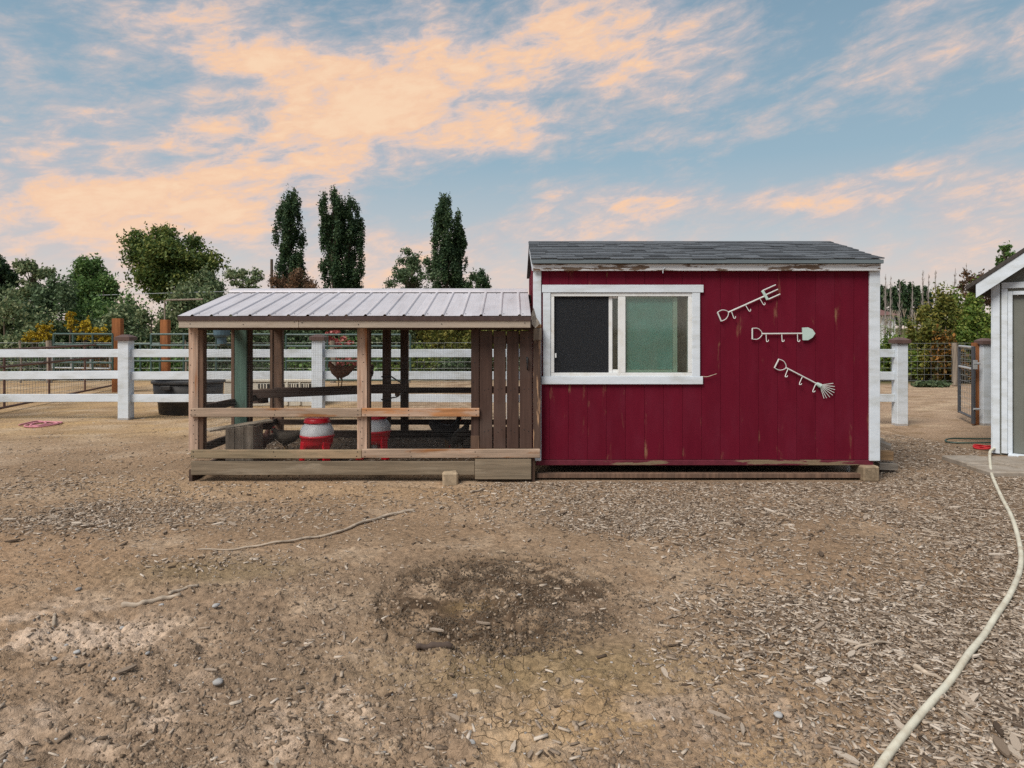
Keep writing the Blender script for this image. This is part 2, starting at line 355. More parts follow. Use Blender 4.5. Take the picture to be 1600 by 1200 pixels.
def screen():
    m = bpy.data.materials.new('insect_screen'); m.use_nodes = True; t = m.node_tree; t.nodes.clear(); g = G(t)
    co = g.n('ShaderNodeTexCoord').outputs['Object']
    ns = g.noise(g.v('SCALE', co, (0, 0, 0), 95.0), 1, 3, .7)
    c = g.ramp(ns, [(.3, (.020, .022, .026)), (.55, (.038, .041, .046)), (.74, (.10, .103, .105))])
    di = g.n('ShaderNodeBsdfDiffuse', {'Color': c}); tr = g.n('ShaderNodeBsdfTransparent')
    mx = g.n('ShaderNodeMixShader', {0: .62, 1: tr.outputs[0], 2: di.outputs[0]})
    t.links.new(mx.outputs[0], g.n('ShaderNodeOutputMaterial').inputs[0]); return m
M['screen'] = screen()
def leafmat(name, a, b, c, big=.55):
    m = bpy.data.materials.new(name); m.use_nodes = True; t = m.node_tree; t.nodes.clear(); g = G(t)
    ri = g.n('ShaderNodeNewGeometry').outputs['Random Per Island']; co = g.n('ShaderNodeTexCoord').outputs['Object']
    oi = g.n('ShaderNodeObjectInfo').outputs['Random']
    k = g.m('ADD', g.m('MULTIPLY', ri, .55), g.m('MULTIPLY', g.noise(g.v('ADD', co, g.comb(g.m('MULTIPLY', oi, 40.0), 0, 0)), big, 3), .6))
    cc = g.ramp(k, [(.28, a), (.58, b), (.86, c)])
    di = g.n('ShaderNodeBsdfPrincipled', {'Base Color': cc, 'Roughness': .6, 'Specular IOR Level': .25})
    tr = g.n('ShaderNodeBsdfTranslucent', {'Color': cc})
    mx = g.n('ShaderNodeMixShader', {0: .28, 1: di.outputs[0], 2: tr.outputs[0]})
    t.links.new(mx.outputs[0], g.n('ShaderNodeOutputMaterial').inputs[0]); return m
L = {
 'tree': leafmat('leaf_dark_oliv', (0.040, 0.076, 0.022), (0.100, 0.156, 0.040), (0.256, 0.268, 0.067)),
 'mid': leafmat('leaf_mid_green', (0.052, 0.108, 0.034), (0.117, 0.215, 0.061), (0.225, 0.323, 0.108)),
 'poplar': leafmat('leaf_poplar', (0.023, 0.052, 0.026), (0.052, 0.098, 0.045), (0.108, 0.159, 0.067)),
 'hedge': leafmat('leaf_hedge', (0.056, 0.097, 0.046), (0.143, 0.199, 0.091), (0.341, 0.370, 0.199)),
 'darkshrub': leafmat('leaf_dark_shrub', (0.044, 0.075, 0.037), (0.092, 0.147, 0.069), (0.200, 0.264, 0.139)),
 'olive': leafmat('leaf_yellow_olive', (0.052, 0.072, 0.016), (0.150, 0.163, 0.033), (0.325, 0.273, 0.065)),
 'brown': leafmat('leaf_brown_red', (0.072, 0.047, 0.029), (0.154, 0.100, 0.061), (0.288, 0.154, 0.082)),
 'autumn': leafmat('leaf_autumn', (.030, .045, .014), (.10, .085, .025), (.38, .17, .035), 1.2),
 'yellow': leafmat('leaf_yellow', (0.242, 0.165, 0.013), (0.495, 0.341, 0.022), (0.600, 0.462, 0.044)),
 'bright': leafmat('leaf_bright', (0.054, 0.102, 0.018), (0.132, 0.204, 0.036), (0.288, 0.312, 0.072)),
 'corn': leafmat('leaf_corn', (.07, .115, .03), (.14, .20, .055), (.28, .30, .12)),
 'pink': leafmat('petal_pink', (.30, .06, .06), (.48, .14, .13), (.62, .26, .23)),
 'weed': leafmat('leaf_weed', (.04, .065, .03), (.08, .12, .055), (.14, .18, .09)),
}
def chipmat(name, stops):
    m = bpy.data.materials.new(name); m.use_nodes = True; t = m.node_tree; t.nodes.clear(); g = G(t)
    ri = g.n('ShaderNodeNewGeometry').outputs['Random Per Island']; oi = g.n('ShaderNodeObjectInfo').outputs['Random']
    co = g.n('ShaderNodeTexCoord').outputs['Object']
    k = g.m('FRACT', g.m('ADD', ri, g.m('MULTIPLY', oi, 7.31)))
    c = g.ramp(k, stops)
    c = g.mix(g.noise(co, 220, 3), g.v('SCALE', c, (0, 0, 0), .72), g.v('SCALE', c, (0, 0, 0), 1.22))
    b = g.n('ShaderNodeBump', {'Height': g.noise(co, 300, 3), 'Strength': .5, 'Distance': .002})
    p = g.n('ShaderNodeBsdfPrincipled', {'Base Color': c, 'Roughness': .9, 'Specular IOR Level': .12, 'Normal': b.outputs[0]})
    t.links.new(p.outputs[0], g.n('ShaderNodeOutputMaterial').inputs[0]); return m
M['chip'] = chipmat('wood_chip', [(0, (.075, .053, .038)), (.22, (.19, .142, .103)), (.52, (.33, .26, .20)), (.82, (.46, .38, .30)), (1, (.58, .50, .42))])
M['clod'] = chipmat('mud_clod', [(0, (.075, .056, .04)), (.5, (.115, .086, .062)), (1, (.18, .138, .10))])
M['crust'] = chipmat('pale_crust', [(0, (.15, .108, .075)), (.5, (.25, .185, .13)), (1, (.37, .285, .21))])
M['gravel'] = chipmat('small_gravel', [(0, (.16, .15, .15)), (.5, (.30, .28, .26)), (1, (.50, .48, .46))])

# ------------------------------------------------------------------ ground
RC = (-.07, 4.10, .72)                                             # wet ring left by a tub: centre, radius
def height(x, y):
    h = .030*(fbm(x, y, .7, 3)-.5)+.026*(fbm(x+9, y, 3.1, 3)-.5)+.012*(fbm(x, y+40, 11, 3)-.5)
    near = sstep(y, 7.0, 5.2)
    h = h*(.45+.75*near)
    fine = sstep(y, 6.2, 4.2)*(.35+.9*sstep(fbm(x+31, y+77, 1.3, 3), .38, .62))
    h = h+fine*.055*np.maximum(0, fbm(x+61, y*1.2+3, 13, 3, .6)-.52)+fine*.05*np.maximum(0, fbm(x+1, y*1.2+33, 27, 2)-.56)+fine*(.030*np.abs(fbm(x+13, y*1.3+5, 15, 3, .6)-.5)+.016*(fbm(x+2, y+8, 36, 2)-.5))
    rough = sstep(y, 4.6, 3.2)*sstep(x, 1.6, .2)                   # trodden, crusted soil nearest the camera
    h = h+rough*.060*(np.abs(fbm(x+3, y*1.4+7, 6, 4, .55)-.5)*2-.25)
    r = np.hypot((x-RC[0]), (y-RC[1])*1.04)
    h = h-.012*sstep(r, RC[2]+.05, RC[2]-.1)-.020*np.exp(-((r-RC[2])/.022)**2)+.010*np.exp(-((r-RC[2]-.06)/.04)**2)
    h = h+sstep(r, RC[2], RC[2]-.15)*.018*(fbm(x, y, 16, 3)-.5)
    for (cx, cy, a, b, d) in ((-2.58, 6.70, .32, .17, .15), (-1.95, 6.86, .36, .15, .12), (-.75, 6.98, .5, .10, .04), (-3.15, 6.76, .3, .12, .04)):
        q = ((x-cx)/a)**2+((y-cy)/b)**2
        h = h-d*np.exp(-q*1.4)+d*.55*np.exp(-((np.sqrt(q)-1.25)/.32)**2)*sstep(y, cy+.12, cy-.1)
    inside = sstep(x, -3.4, -3.2)*sstep(x, .25, .1)*sstep(y, 7.22, 7.5)*sstep(y, 9.9, 9.6)
    h = h+inside*.07
    h = h-.10*sstep(x, 4.6, 6.5)*sstep(y, 9.3, 11.5)
    h = h*sstep(np.abs(x-2.1), 1.7, 2.0)*1+h*(1-sstep(np.abs(x-2.1), 1.7, 2.0))*.6
    return h+.005
def chipfield(x, y):                                               # 0..1: how thick the bark mulch lies
    n = fbm(x+50, y+20, 1.1, 4)
    d = .035*sstep(x, -4.4, -3.0)+.10*sstep(y, 4.9, 6.0)
    d = d+.85*sstep(x+.9*(n-.5), .55, 1.5)                         # the whole side before the red shed
    d = d+.75*sstep(y+1.4*(n-.5), 5.2, 5.8)*sstep(x, -.9, .4)      # band before coop door and shed
    d = d+.60*np.exp(-((x+3.6)/1.6)**2-((y-5.85)/.42)**2)          # drift of chips before the coop
    d = d+.4*np.exp(-((x+5.2)/2.2)**2-((y-6.7)/.7)**2)
    d = d+.5*np.exp(-((x+2.1)/.45)**2-((y-4.75)/.16)**2)
    d = d*(.25+.75*sstep(y, 11.0, 9.3))*sstep(y, 16, 12)
    r = np.hypot(x-RC[0], y-RC[1]); d = d*(1-.75*sstep(r, RC[2]+.35, RC[2]))
    bare = np.exp(-((x-1.2)/1.0)**2-((y-3.05)/.8)**2); d = d*(1-.7*bare)
    d = d*(1-.75*np.exp(-((x-4.4)/.7)**2-((y-6.6)/.16)**2))
    return np.clip(d*(-.25+2.4*n), 0, 1)
def ground():
    xs = np.concatenate([[-900, -400, -200, -100, -60, -40, -28, -20], np.arange(-15, -5.3, .25), np.arange(-5.3, -3.2, .03), np.arange(-3.2, 3.2, .0125), np.arange(3.2, 6.8, .03), np.arange(6.8, 15, .25), [16, 20, 28, 40, 60, 100, 200, 400, 900]])
    ys = [-900, -200, -60, -20, -8, -3, 0, 1.0, 1.6]; y = 2.0
    while y < 10.2: ys.append(y); y += .0042*y+.001 if y < 5.2 else .012*y-.035
    ys = np.concatenate([ys, np.arange(10.25, 22, .16), [23, 25, 28, 34, 45, 60, 90, 140, 220, 400, 900, 1800]])
    X, Y = np.meshgrid(xs, ys); Z = height(X, Y)
    far = sstep(Y, 20, 30); Z = Z*(1-far)
    nx, ny = len(xs), len(ys)
    V = np.stack([X.ravel(), Y.ravel(), Z.ravel()], 1)
    i = (np.arange(ny-1)[:, None]*nx+np.arange(nx-1)[None, :]).ravel()
    F = np.stack([i, i+1, i+1+nx, i+nx], 1)
    x, y = X.ravel(), Y.ravel()
    n1, n2, n3 = fbm(x, y, .9, 5), fbm(x+70, y+11, 2.6, 5, .6), fbm(x+5, y+90, 8, 4, .6)
    def lerp(a, b, t): return a+(np.array(b)-a)*t[:, None]
    C = np.tile(np.array((.245, .172, .112)), (len(x), 1))
    C = lerp(C, (.30, .225, .155), sstep(n2, .42, .62))
    C = lerp(C, (.185, .132, .088), sstep(n1, .52, .66)*.8)
    C = lerp(C, (.155, .115, .082), chipfield(x, y)*.8)  # soil darkened under the mulch, shade between chips put into the colour
    sandy = sstep(y, 9.3, 11.2)*sstep(x, -2, -4)
    C = lerp(C, (.325, .222, .118), sandy*(.45+.55*sstep(n2, .4, .6)))
    C = lerp(C, (.27, .195, .135), sstep(y, 9.5, 11)*sstep(x, 3, 4)*.8)
    yard = sstep(y, 8.5, 10.5); C = lerp(C, (.17, .118, .072), yard*sstep(fbm(x+3, y*1.6+9, 3.2, 4, .65), .54, .66)*.7); C = lerp(C, (.36, .275, .185), yard*sstep(fbm(x+33, y*1.5+19, 2.0, 4, .65), .55, .66)*.7)
    tan = np.exp(-((x+3.6)/1.5)**2-((y-7.0)/.45)**2)+np.exp(-((x+1.0)/2.0)**2-((y-6.7)/.4)**2)
    C = lerp(C, (.265, .185, .115), np.clip(tan, 0, 1)*.85)
    dip = np.exp(-((x+4.0)/1.2)**2-((y-4.6)/.7)**2)
    C = lerp(C, (.24, .155, .095), dip*.8)
    crust = sstep(y+.9*(n1-.5)*2, 4.1, 3.2)*sstep(x+.8*(n2-.5), .35, -.5)
    C = lerp(C, (.43, .33, .245), crust*sstep(n2, .36, .60)*.85)
    C = lerp(C, (.17, .122, .085), crust*sstep(n3, .52, .62)*sstep(n1, .40, .60)*.75)
    grey = sstep(y+.5*(n2-.5), 5.3, 4.3)*sstep(x, -3.3, -1.6)*sstep(x, 1.2, .2)
    C = lerp(C, (.18, .138, .102), grey*.55*sstep(n2, .62, .44))
    ol = np.exp(-((x-.15)/.75)**2-((y-3.28)/.28)**2)
    C = lerp(C, (.20, .150, .080), np.clip(ol*1.2, 0, 1)*.7)
    och = np.exp(-((x-.45)/.9)**2-((y-2.7)/.4)**2)
    C = lerp(C, (.285, .19, .095), och*sstep(n2, .36, .54)*.6)
    C = lerp(C, (.38, .30, .23), np.exp(-((x-.75)/.9)**2-((y-2.75)/.35)**2)*sstep(n3, .54, .68)*.55)
    r = np.hypot(x-RC[0], (y-RC[1])*1.04)
    mud = sstep(r+.28*(n2-.5), RC[2]+.05, RC[2]-.14)
    C = lerp(C, (.052, .039, .029), mud*sstep(n3, .74, .46)*.95)
    C = lerp(C, (.175, .125, .068), mud*np.exp(-((x+.25)/.13)**2-((y-3.95)/.10)**2)*.8)
    halo = sstep(r+.5*(n1-.5), RC[2]+.45, RC[2]); C = lerp(C, (.15, .112, .078), halo*(1-mud)*.6*sstep(x, 1.6, -.1))
    arc = sstep(fbm(np.arctan2(y-RC[1], x-RC[0])+5, r*0+2, 1.3, 2), .38, .55); C = lerp(C, (.06, .046, .033), np.exp(-((r-RC[2])/.020)**2)*.9*arc)
    dk = np.exp(-((x+1.95)/.6)**2-((y-4.55)/.22)**2); C = lerp(C, (.15, .115, .068), np.clip(dk*1.3, 0, 1)*.75)
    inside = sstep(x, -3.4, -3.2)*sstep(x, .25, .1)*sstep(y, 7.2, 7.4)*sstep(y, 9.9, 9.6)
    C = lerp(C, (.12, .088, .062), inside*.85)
    veg = sstep(y, 20.3, 21.5); C = lerp(C, (.07, .07, .035), veg)
    C = C**np.array((.90, .955, 1.03))*np.array((1.27, 1.31, 1.47))
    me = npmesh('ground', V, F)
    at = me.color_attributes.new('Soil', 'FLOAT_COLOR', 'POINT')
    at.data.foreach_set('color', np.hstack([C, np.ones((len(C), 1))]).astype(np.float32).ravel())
    me.polygons.foreach_set('use_smooth', [True]*len(me.polygons))
    m = bpy.data.materials.new('soil'); m.use_nodes = True; t = m.node_tree; t.nodes.clear(); g = G(t)
    co = g.n('ShaderNodeTexCoord').outputs['Object']; a = g.n('ShaderNodeVertexColor', layer_name='Soil').outputs[0]
    f1, f2 = g.noise(co, 28, 4, .7), g.noise(co, 120, 3, .7)
    c = g.mix(g.rng(f1, .3, .7), g.v('SCALE', a, (0, 0, 0), .66), g.v('SCALE', a, (0, 0, 0), 1.26))
    c = g.mix(g.rng(f2, .56, .74, 0, .55), c, g.v('SCALE', a, (0, 0, 0), 1.6))
    c = g.mix(g.rng(f2, .42, .28, 0, .6), c, g.v('SCALE', a, (0, 0, 0), .5))
    # drying cracks in the fine mud below the ring
    wob = g.v('ADD', co, g.v('SCALE', g.n('ShaderNodeTexNoise', {'Vector': co, 'Scale': 9.0, 'Detail': 3}).outputs['Color'], (0, 0, 0), .10))
    vo = g.n('ShaderNodeTexVoronoi', {'Vector': wob, 'Scale': 11.0}); vo.feature = 'DISTANCE_TO_EDGE'
    px, py, pz = g.sep(co)
    rx = g.m('DIVIDE', g.m('SUBTRACT', px, .2), 1.0); ry = g.m('DIVIDE', g.m('SUBTRACT', py, 3.0), .55)
    zone = g.rng(g.m('ADD', g.m('MULTIPLY', rx, rx), g.m('MULTIPLY', ry, ry)), 1.0, .3)
    zone = g.m('MULTIPLY', zone, g.rng(g.noise(co, 2.3, 3), .44, .56))
    crack = g.m('MULTIPLY', g.rng(vo.outputs['Distance'], .022, .004), zone)
    c = g.mix(g.m('MULTIPLY', crack, .5), c, (.07, .05, .033))
    hgt = g.m('SUBTRACT', g.m('ADD', g.m('MULTIPLY', g.noise(co, 16, 5, .74), 1.0), g.m('MULTIPLY', f2, .35)), g.m('MULTIPLY', crack, .6))
    b = g.n('ShaderNodeBump', {'Height': hgt, 'Strength': .85, 'Distance': .030})
    p = g.n('ShaderNodeBsdfPrincipled', {'Base Color': c, 'Roughness': .95, 'Specular IOR Level': .1, 'Normal': b.outputs[0]})
    t.links.new(p.outputs[0], g.n('ShaderNodeOutputMaterial').inputs[0]); me.materials.append(m)
    o = bpy.data.objects.new('ground', me); col.objects.link(o); setp(o, 'bare brown yard soil strewn with bark and chips', None, None, 'structure')
ground()

# --- mulch, clods, gravel: uncountable, one mesh each
def lumps(P, yaw, L_, W_, T_, tilt, rs):
    """flat five-faced splinters at points P (n,3)"""
    n = len(P); ca, sa = np.cos(yaw), np.sin(yaw)
    a = np.stack([ca, sa, tilt], 1); b = np.stack([-sa, ca, rs.uniform(-.3, .3, n)], 1); c = np.tile(np.array((0, 0, 1.)), (n, 1))
    tp = rs.uniform(.45, 1.0, (n, 4)); sk = rs.uniform(-.35, .35, (n, 4)); V = np.zeros((n, 8, 3))
    for k, (s, t) in enumerate(((-1, -1), (1, -1), (1, 1), (-1, 1))):
        q = P+a*(L_*(.5*s+.2*sk[:, k]))[:, None]+b*(W_*.5*t*tp[:, k])[:, None]
        V[:, k] = q-c*(T_*.6)[:, None]; V[:, 4+k] = q*1.0+c*(T_*.5)[:, None]
    base = (np.arange(n)*8)[:, None, None]
    f = np.array([[4, 5, 6, 7], [0, 1, 5, 4], [1, 2, 6, 5], [2, 3, 7, 6], [3, 0, 4, 7]])[None]
    return V.reshape(-1, 3), (base+f).reshape(-1, 4)
def scatter(n, y0, y1, seed, fn, power=1.6):
    rs = np.random.RandomState(seed); out = []
    tot = 0
    while tot < n:
        m = n*3
        y = y0*(y1/y0)**rs.rand(m); w = 1.05*y+1.2                     # denser where it is seen closest
        x = rs.uniform(-1, 1, m)*w
        k = rs.rand(m) < fn(x, y)*np.where(np.abs(x) > .78*y+.25, .35, 1.0); x, y = x[k], y[k]
        free = ~((y > 7.16) & (y < 9.7) & (x > -3.45) & (x < 3.95)) & ~((y > 7.45) & (x > 5.24) & (y < 8.7)) & ~((y > 8.7) & (x > 6.1))
        x, y = x[free], y[free]; out.append(np.stack([x, y], 1)); tot += len(x)
    P = np.vstack(out)[:n]; return np.column_stack([P, height(P[:, 0], P[:, 1])]), rs
P, rs = scatter(76000, 2.3, 15, 3, chipfield); n = len(P)
s = rs.lognormal(0, .45, n)*(1+.0*P[:, 1])
P[:, 2] += .004+.006*rs.rand(n)
VF = lumps(P, rs.uniform(0, 6.283, n), np.clip(.022*s, .006, .060), np.clip(.0056*s*rs.uniform(.6, 1.8, n), .002, .016), np.clip(.0026*s, .001, .006), rs.normal(0, .13, n), rs)
mk('wood_chip_mulch', VF, M['chip'], None, 'loose tan bark and wood chip mulch strewn over the yard', 'mulch', None, 'stuff', origin=(0, 0, 0))
def thin(x, y): return np.clip(.06+.5*chipfield(x, y)+.25*sstep(y, 4.0, 5.5), 0, 1)*(y < 9)
P, rs = scatter(13000, 2.3, 8.5, 4, thin); n = len(P); P[:, 2] += .002
VF = lumps(P, rs.uniform(0, 6.283, n), rs.uniform(.006, .026, n), rs.uniform(.0015, .005, n), np.full(n, .002), rs.normal(0, .1, n), rs)
mk('splinter_litter', VF, M['chip'], None, 'fine splinters and straw bits scattered on the soil', 'litter', None, 'stuff', origin=(0, 0, 0))
def ringf(x, y):
    r = np.hypot(x-RC[0], y-RC[1]); return np.clip(sstep(r, RC[2]+.12, RC[2]-.15)*1.3*sstep(fbm(x, y, 4, 3), .36, .6), 0, 1)
P, rs = scatter(5200, 2.6, 5.2, 6, ringf); n = len(P); P[:, 2] += .002
VF = lumps(P, rs.uniform(0, 6.283, n), rs.uniform(.004, .017, n), rs.uniform(.003, .010, n), rs.uniform(.003, .007, n), rs.normal(0, .3, n), rs)
mk('mud_clod_litter', VF, M['clod'], None, 'dark damp crumbs of mud inside the ring mark', 'mud', None, 'stuff', origin=(0, 0, 0))
def crumbf(x, y): return np.clip(.12+sstep(y, 5.4, 3.8), 0, 1)*sstep(fbm(x+20, y+41, 2.2, 4, .6), .36, .62)*sstep(x, 2.6, .6)
P, rs = scatter(15000, 2.3, 7.0, 7, crumbf); n = len(P); P[:, 2] += .001; s = rs.lognormal(0, .5, n)
VF = lumps(P, rs.uniform(0, 6.283, n), np.clip(.0085*s, .003, .03), np.clip(.007*s, .003, .024), np.clip(.0055*s, .002, .014), rs.normal(0, .35, n), rs)
mk('soil_crumb_litter', VF, M['crust'], None, 'dry brown soil crumbs trodden loose over the near yard', 'soil', None, 'stuff', origin=(0, 0, 0))
def gvf(x, y): return .5*(fbm(x, y, 1.5, 3) > .45)
P, rs = scatter(900, 2.3, 7, 8, gvf); n = len(P); P[:, 2] += .002
VF = lumps(P, rs.uniform(0, 6.283, n), rs.uniform(.004, .013, n), rs.uniform(.004, .010, n), rs.uniform(.003, .007, n), rs.normal(0, .1, n), rs)
mk('small_gravel', VF, M['gravel'], None, 'small grey and white gravel bits sprinkled on the soil', 'gravel', None, 'stuff', origin=(0, 0, 0))
# litter inside the coop run
rs = np.random.RandomState(12); n = 2600; x = rs.uniform(-3.3, .05, n); y = rs.uniform(7.35, 9.65, n); P = np.column_stack([x, y, height(x, y)+.006])
VF = lumps(P, rs.uniform(0, 6.283, n), rs.uniform(.012, .06, n), rs.uniform(.004, .018, n), np.full(n, .005), rs.normal(0, .2, n), rs)
mk('coop_litter', VF, M['chip'], None, 'trampled straw and chip litter on the floor of the run', 'litter', None, 'stuff', origin=(0, 0, 0))
# the larger chips one can pick out
chip_me = []
for k in range(6):
    rs = np.random.RandomState(60+k); n = 7; xs = np.linspace(-.5, .5, n); w = .5*np.sqrt(np.clip(1-(2*np.abs(xs))**2.6, .08, 1))*rs.uniform(.75, 1.1, n)
    bend = .10*rs.normal(0, 1)*(xs**2)
    V, F = [], []
    for i in range(n):
        for sgn, zz in ((-1, 0), (1, 0), (1, 1), (-1, 1)): V.append((xs[i], sgn*w[i]*.28+bend[i], zz*.12+.15*bend[i]))
    for i in range(n-1):
        for j in range(4): F.append([i*4+j, i*4+(j+1) % 4, (i+1)*4+(j+1) % 4, (i+1)*4+j])
    F += [[0, 1, 2, 3], [4*(n-1)+j for j in (3, 2, 1, 0)]]
    me = npmesh('wood_chip', V, F); me.materials.append(M['chip']); chip_me.append(me)
P, rs = scatter(130, 2.45, 6.2, 21, lambda x, y: np.clip(.03+chipfield(x, y), 0, 1)*(np.abs(x) < .74*y))
for k, p in enumerate(P):
    s_ = rs.uniform(.055, .115)
    inst('wood_chip', chip_me[k % 6], (p[0], p[1], p[2]+.006), None, (rs.normal(0, .1), rs.normal(0, .1), rs.uniform(0, 6.28)), (s_, s_*rs.uniform(.6, 1.3), s_*.8),
         label='large pale splinter of wood lying among the bark mulch', cat='wood chip', group='large wood chips on the soil')

# ------------------------------------------------------------------ red shed
FY = 7.30                                                    # front of the siding
def X7(u): return UX(u, FY)
def Z7(v): return VZ(v, FY)
shed = thing('red_shed', 'dark red wooden shed with white trim and sliding window beside the coop', 'shed', (2.07, 8.4, 0))
sx0, sx1, sy1 = .226, 3.925, 9.50
zb, zt = Z7(718), Z7(421)
wx0, wx1, wz0, wz1 = X7(861), X7(1081), Z7(588), Z7(458)
core = 'wall_core'
mk(core, box(sx0+.01, wx0, FY+.0065, FY+.08, zb, zt+.1), M['red_core'], shed)
mk(core, box(wx1, sx1-.01, FY+.0065, FY+.08, zb, zt+.1), M['red_core'], shed)
mk(core, box(wx0, wx1, FY+.0065, FY+.08, zb, wz0), M['red_core'], shed)
mk(core, box(wx0, wx1, FY+.0065, FY+.08, wz1, zt+.1), M['red_core'], shed)
for xx in (sx0+.01, sx1-.07): mk('side_wall', box(xx, xx+.06, FY+.085, sy1, zb, zt+.05), M['red'], shed)
mk('back_wall', box(sx0+.075, sx1-.075, sy1-.06, sy1-.003, zb, zt+.05), M['red'], shed)
mk('floor_deck', box(sx0+.08, sx1-.08, FY+.09, sy1-.07, zb-.02, zb+.05), M['inner_dark_x'], shed)
grooves = [2.23+.2035*k for k in range(-10, 9)]
edges = [.300]+[q for q in grooves if .36 < q < 3.76]+[3.826]
for a, b in zip(edges[:-1], edges[1:]):
    a2, b2 = a+.0011, b-.0011
    def sb(x0, x1, z0, z1): mk('siding_board', box(x0, x1, FY, FY+.006, z0, z1, .0012), M['red'], shed)
    if b2 <= wx0+.005 or a2 >= wx1-.005: sb(a2, b2, zb, zt)
    else:
        sb(a2, b2, zb, wz0-.01); sb(a2, b2, wz1+.01, zt)
        if a2 < wx0-.02: sb(a2, wx0-.004, wz0-.008, wz1+.008)
        if b2 > wx1+.02: sb(wx1+.004, b2, wz0-.008, wz1+.008)
for (a, b) in ((sx0, .312), (3.813, sx1)):
    mk('corner_trim', box(a, b, FY-.022, FY+.012, zb-.012, zt, .004), M['white'], shed)
mk('corner_trim', box(sx1-.021, sx1-.002, FY+.0125, FY+.085, zb-.012, zt-.004, .004), M['white'], shed)
# skirting, skids and blocks
mk('rim_board', box(sx0+.03, 3.86, FY-.006, FY+.035, Z7(727), zb-.004), M['red_rim'], shed)
mk('skid', box(sx0+.04, 3.72, FY-.035, FY+.055, Z7(746), Z7(739)), M['inner_brown'], shed)
for y in (8.1, 8.9): mk('skid', box(sx0+.1, 3.8, y, y+.1, .02, .16), M['skirt'], shed)
# eaves
ye = 7.235
mk('fascia', box(sx0+.002, 3.908, ye, ye+.022, VZ(423, ye), VZ(412.5, ye), .003), M['white_worn'], shed)
mk('frieze_shadow_board', box(.32, 3.80, FY-.018, FY-.002, zt-.03, zt+.012), M['red'], shed)
mk('drip_edge', box(sx0-.016, 3.918, ye-.040, ye+.02, VZ(412, ye), VZ(406, ye), .002), M['drip'], shed)
ez, ey, rz_, ry_ = VZ(406.5, ye)+.002, ye-.03, 2.675, 8.41
slope = math.atan2(rz_-ez, ry_-ey); SL = math.hypot(rz_-ez, ry_-ey)
deck = prism([(ey+.01, ez-.028), (ry_, rz_-.028), (2*ry_-ey, ez-.028), (2*ry_-ey, ez-.003), (ry_, rz_-.003), (ey+.01, ez-.003)], sx0-.018, 3.918)
V = deck[0][:, [1, 0, 2]]; mk('roof_deck', (V, deck[1]), M['roof_dark'], shed)
for xx in (sx0-.012, 3.90):                                 # rake boards
    mk('rake_board', beam((xx+.008, ey+.05, ez-.075), (xx+.008, ry_, rz_-.075), .085, .018), M['white'], shed)
    g1 = prism([(FY+.08, zt+.04), (ry_, rz_-.04), (sy1-.06, zt+.04)], xx+.04 if xx < 1 else xx-.06, (xx+.04 if xx < 1 else xx-.06)+.03)
    mk('gable_wall', (g1[0][:, [1, 0, 2]], g1[1]), M['red'], shed)
rs = np.random.RandomState(33); widths = (.13, .17, .22, .28, .36); sh_me = []
for w in widths:
    V, F = obox((0, 0, 0), np.eye(3), (w/2, .115, .006), .001); me = npmesh('shingle', V, F); me.materials.append(M['shingle']); sh_me.append(me)
NC = 9; exp_ = SL/NC
for k in range(NC):
    x = sx0-.025-rs.uniform(0, .1)
    while x < 3.918:
        j = rs.randint(5); w = widths[j]; x0, x1 = max(x, sx0-.025), min(x+w, 3.926)
        if x1-x0 > .03:
            sc = (x1-x0-.002)/w; lift = rs.choice([0, .006])
            s0 = k*exp_-.012+.115+rs.uniform(-.004, .004)
            if k == NC-1: s0 = min(s0, SL-.10)
            p = (.5*(x0+x1), ey+s0*math.cos(slope), ez+s0*math.sin(slope)+.007+lift)
            inst('shingle', sh_me[j], p, shed, (slope-.05, 0, 0), (sc, 1, 1))
        x += w
mk('ridge_shingle_cap', beam((sx0-.02, ry_-.045, rz_+.004), (3.922, ry_-.045, rz_+.004), .10, .010, (0, math.cos(slope), math.sin(slope))), M['shingle'], shed)
mk('ridge_shingle_cap', beam((sx0-.02, ry_+.052, rz_+.004), (3.922, ry_+.052, rz_+.004), .10, .010, (0, math.cos(slope), -math.sin(slope))), M['shingle'], shed)
# window
TY = FY-.026
def bx(u0, u1, v0, v1, y0, y1, b=.003): return box(UX(u0, y0), UX(u1, y0), y0, y1, VZ(v1, y0), VZ(v0, y0), b)
win = mk('window', cat([bx(860.5, 1081.5, 457.5, 463, FY-.012, FY+.05), bx(860.5, 1081.5, 582.5, 588, FY-.012, FY+.05), bx(860.5, 866, 463.2, 582.3, FY-.012, FY+.05), bx(1075.5, 1081.5, 463.2, 582.3, FY-.012, FY+.05)]), M['vinyl'], shed)
mk('window_trim', bx(847, 1099.5, 445, 457, TY, FY-.002), M['white'], shed)
mk('window_trim', bx(846, 1098.5, 588.3, 600.5, TY-.004, FY-.002), M['white'], shed)
mk('window_trim', bx(848.5, 860.3, 457.3, 588.1, TY+.003, FY-.002), M['white'], shed)
mk('window_trim', bx(1081.8, 1094, 457.3, 588.1, TY+.003, FY-.002), M['white'], shed)
mk('mullion', bx(966, 977.5, 463.1, 582.4, FY-.010, FY+.040), M['vinyl'], win)
mk('screen_panel', bx(866.2, 950.8, 463.4, 582, FY+.012, FY+.0135, .0003), M['screen'], win)
mk('sliding_sash', cat([bx(951, 957, 463.3, 582.2, FY+.014, FY+.034), bx(957.2, 965.8, 577.5, 582.2, FY+.016, FY+.034), bx(957.2, 965.8, 463.3, 466.5, FY+.016, FY+.034)]), M['vinyl'], win)
mk('pane', bx(957.3, 965.7, 466.8, 577.2, FY+.022, FY+.026, .0005), M['glass'], win)
mk('pane', bx(977.8, 1075.2, 463.3, 582.2, FY+.012, FY+.016, .0005), M['glass'], win)
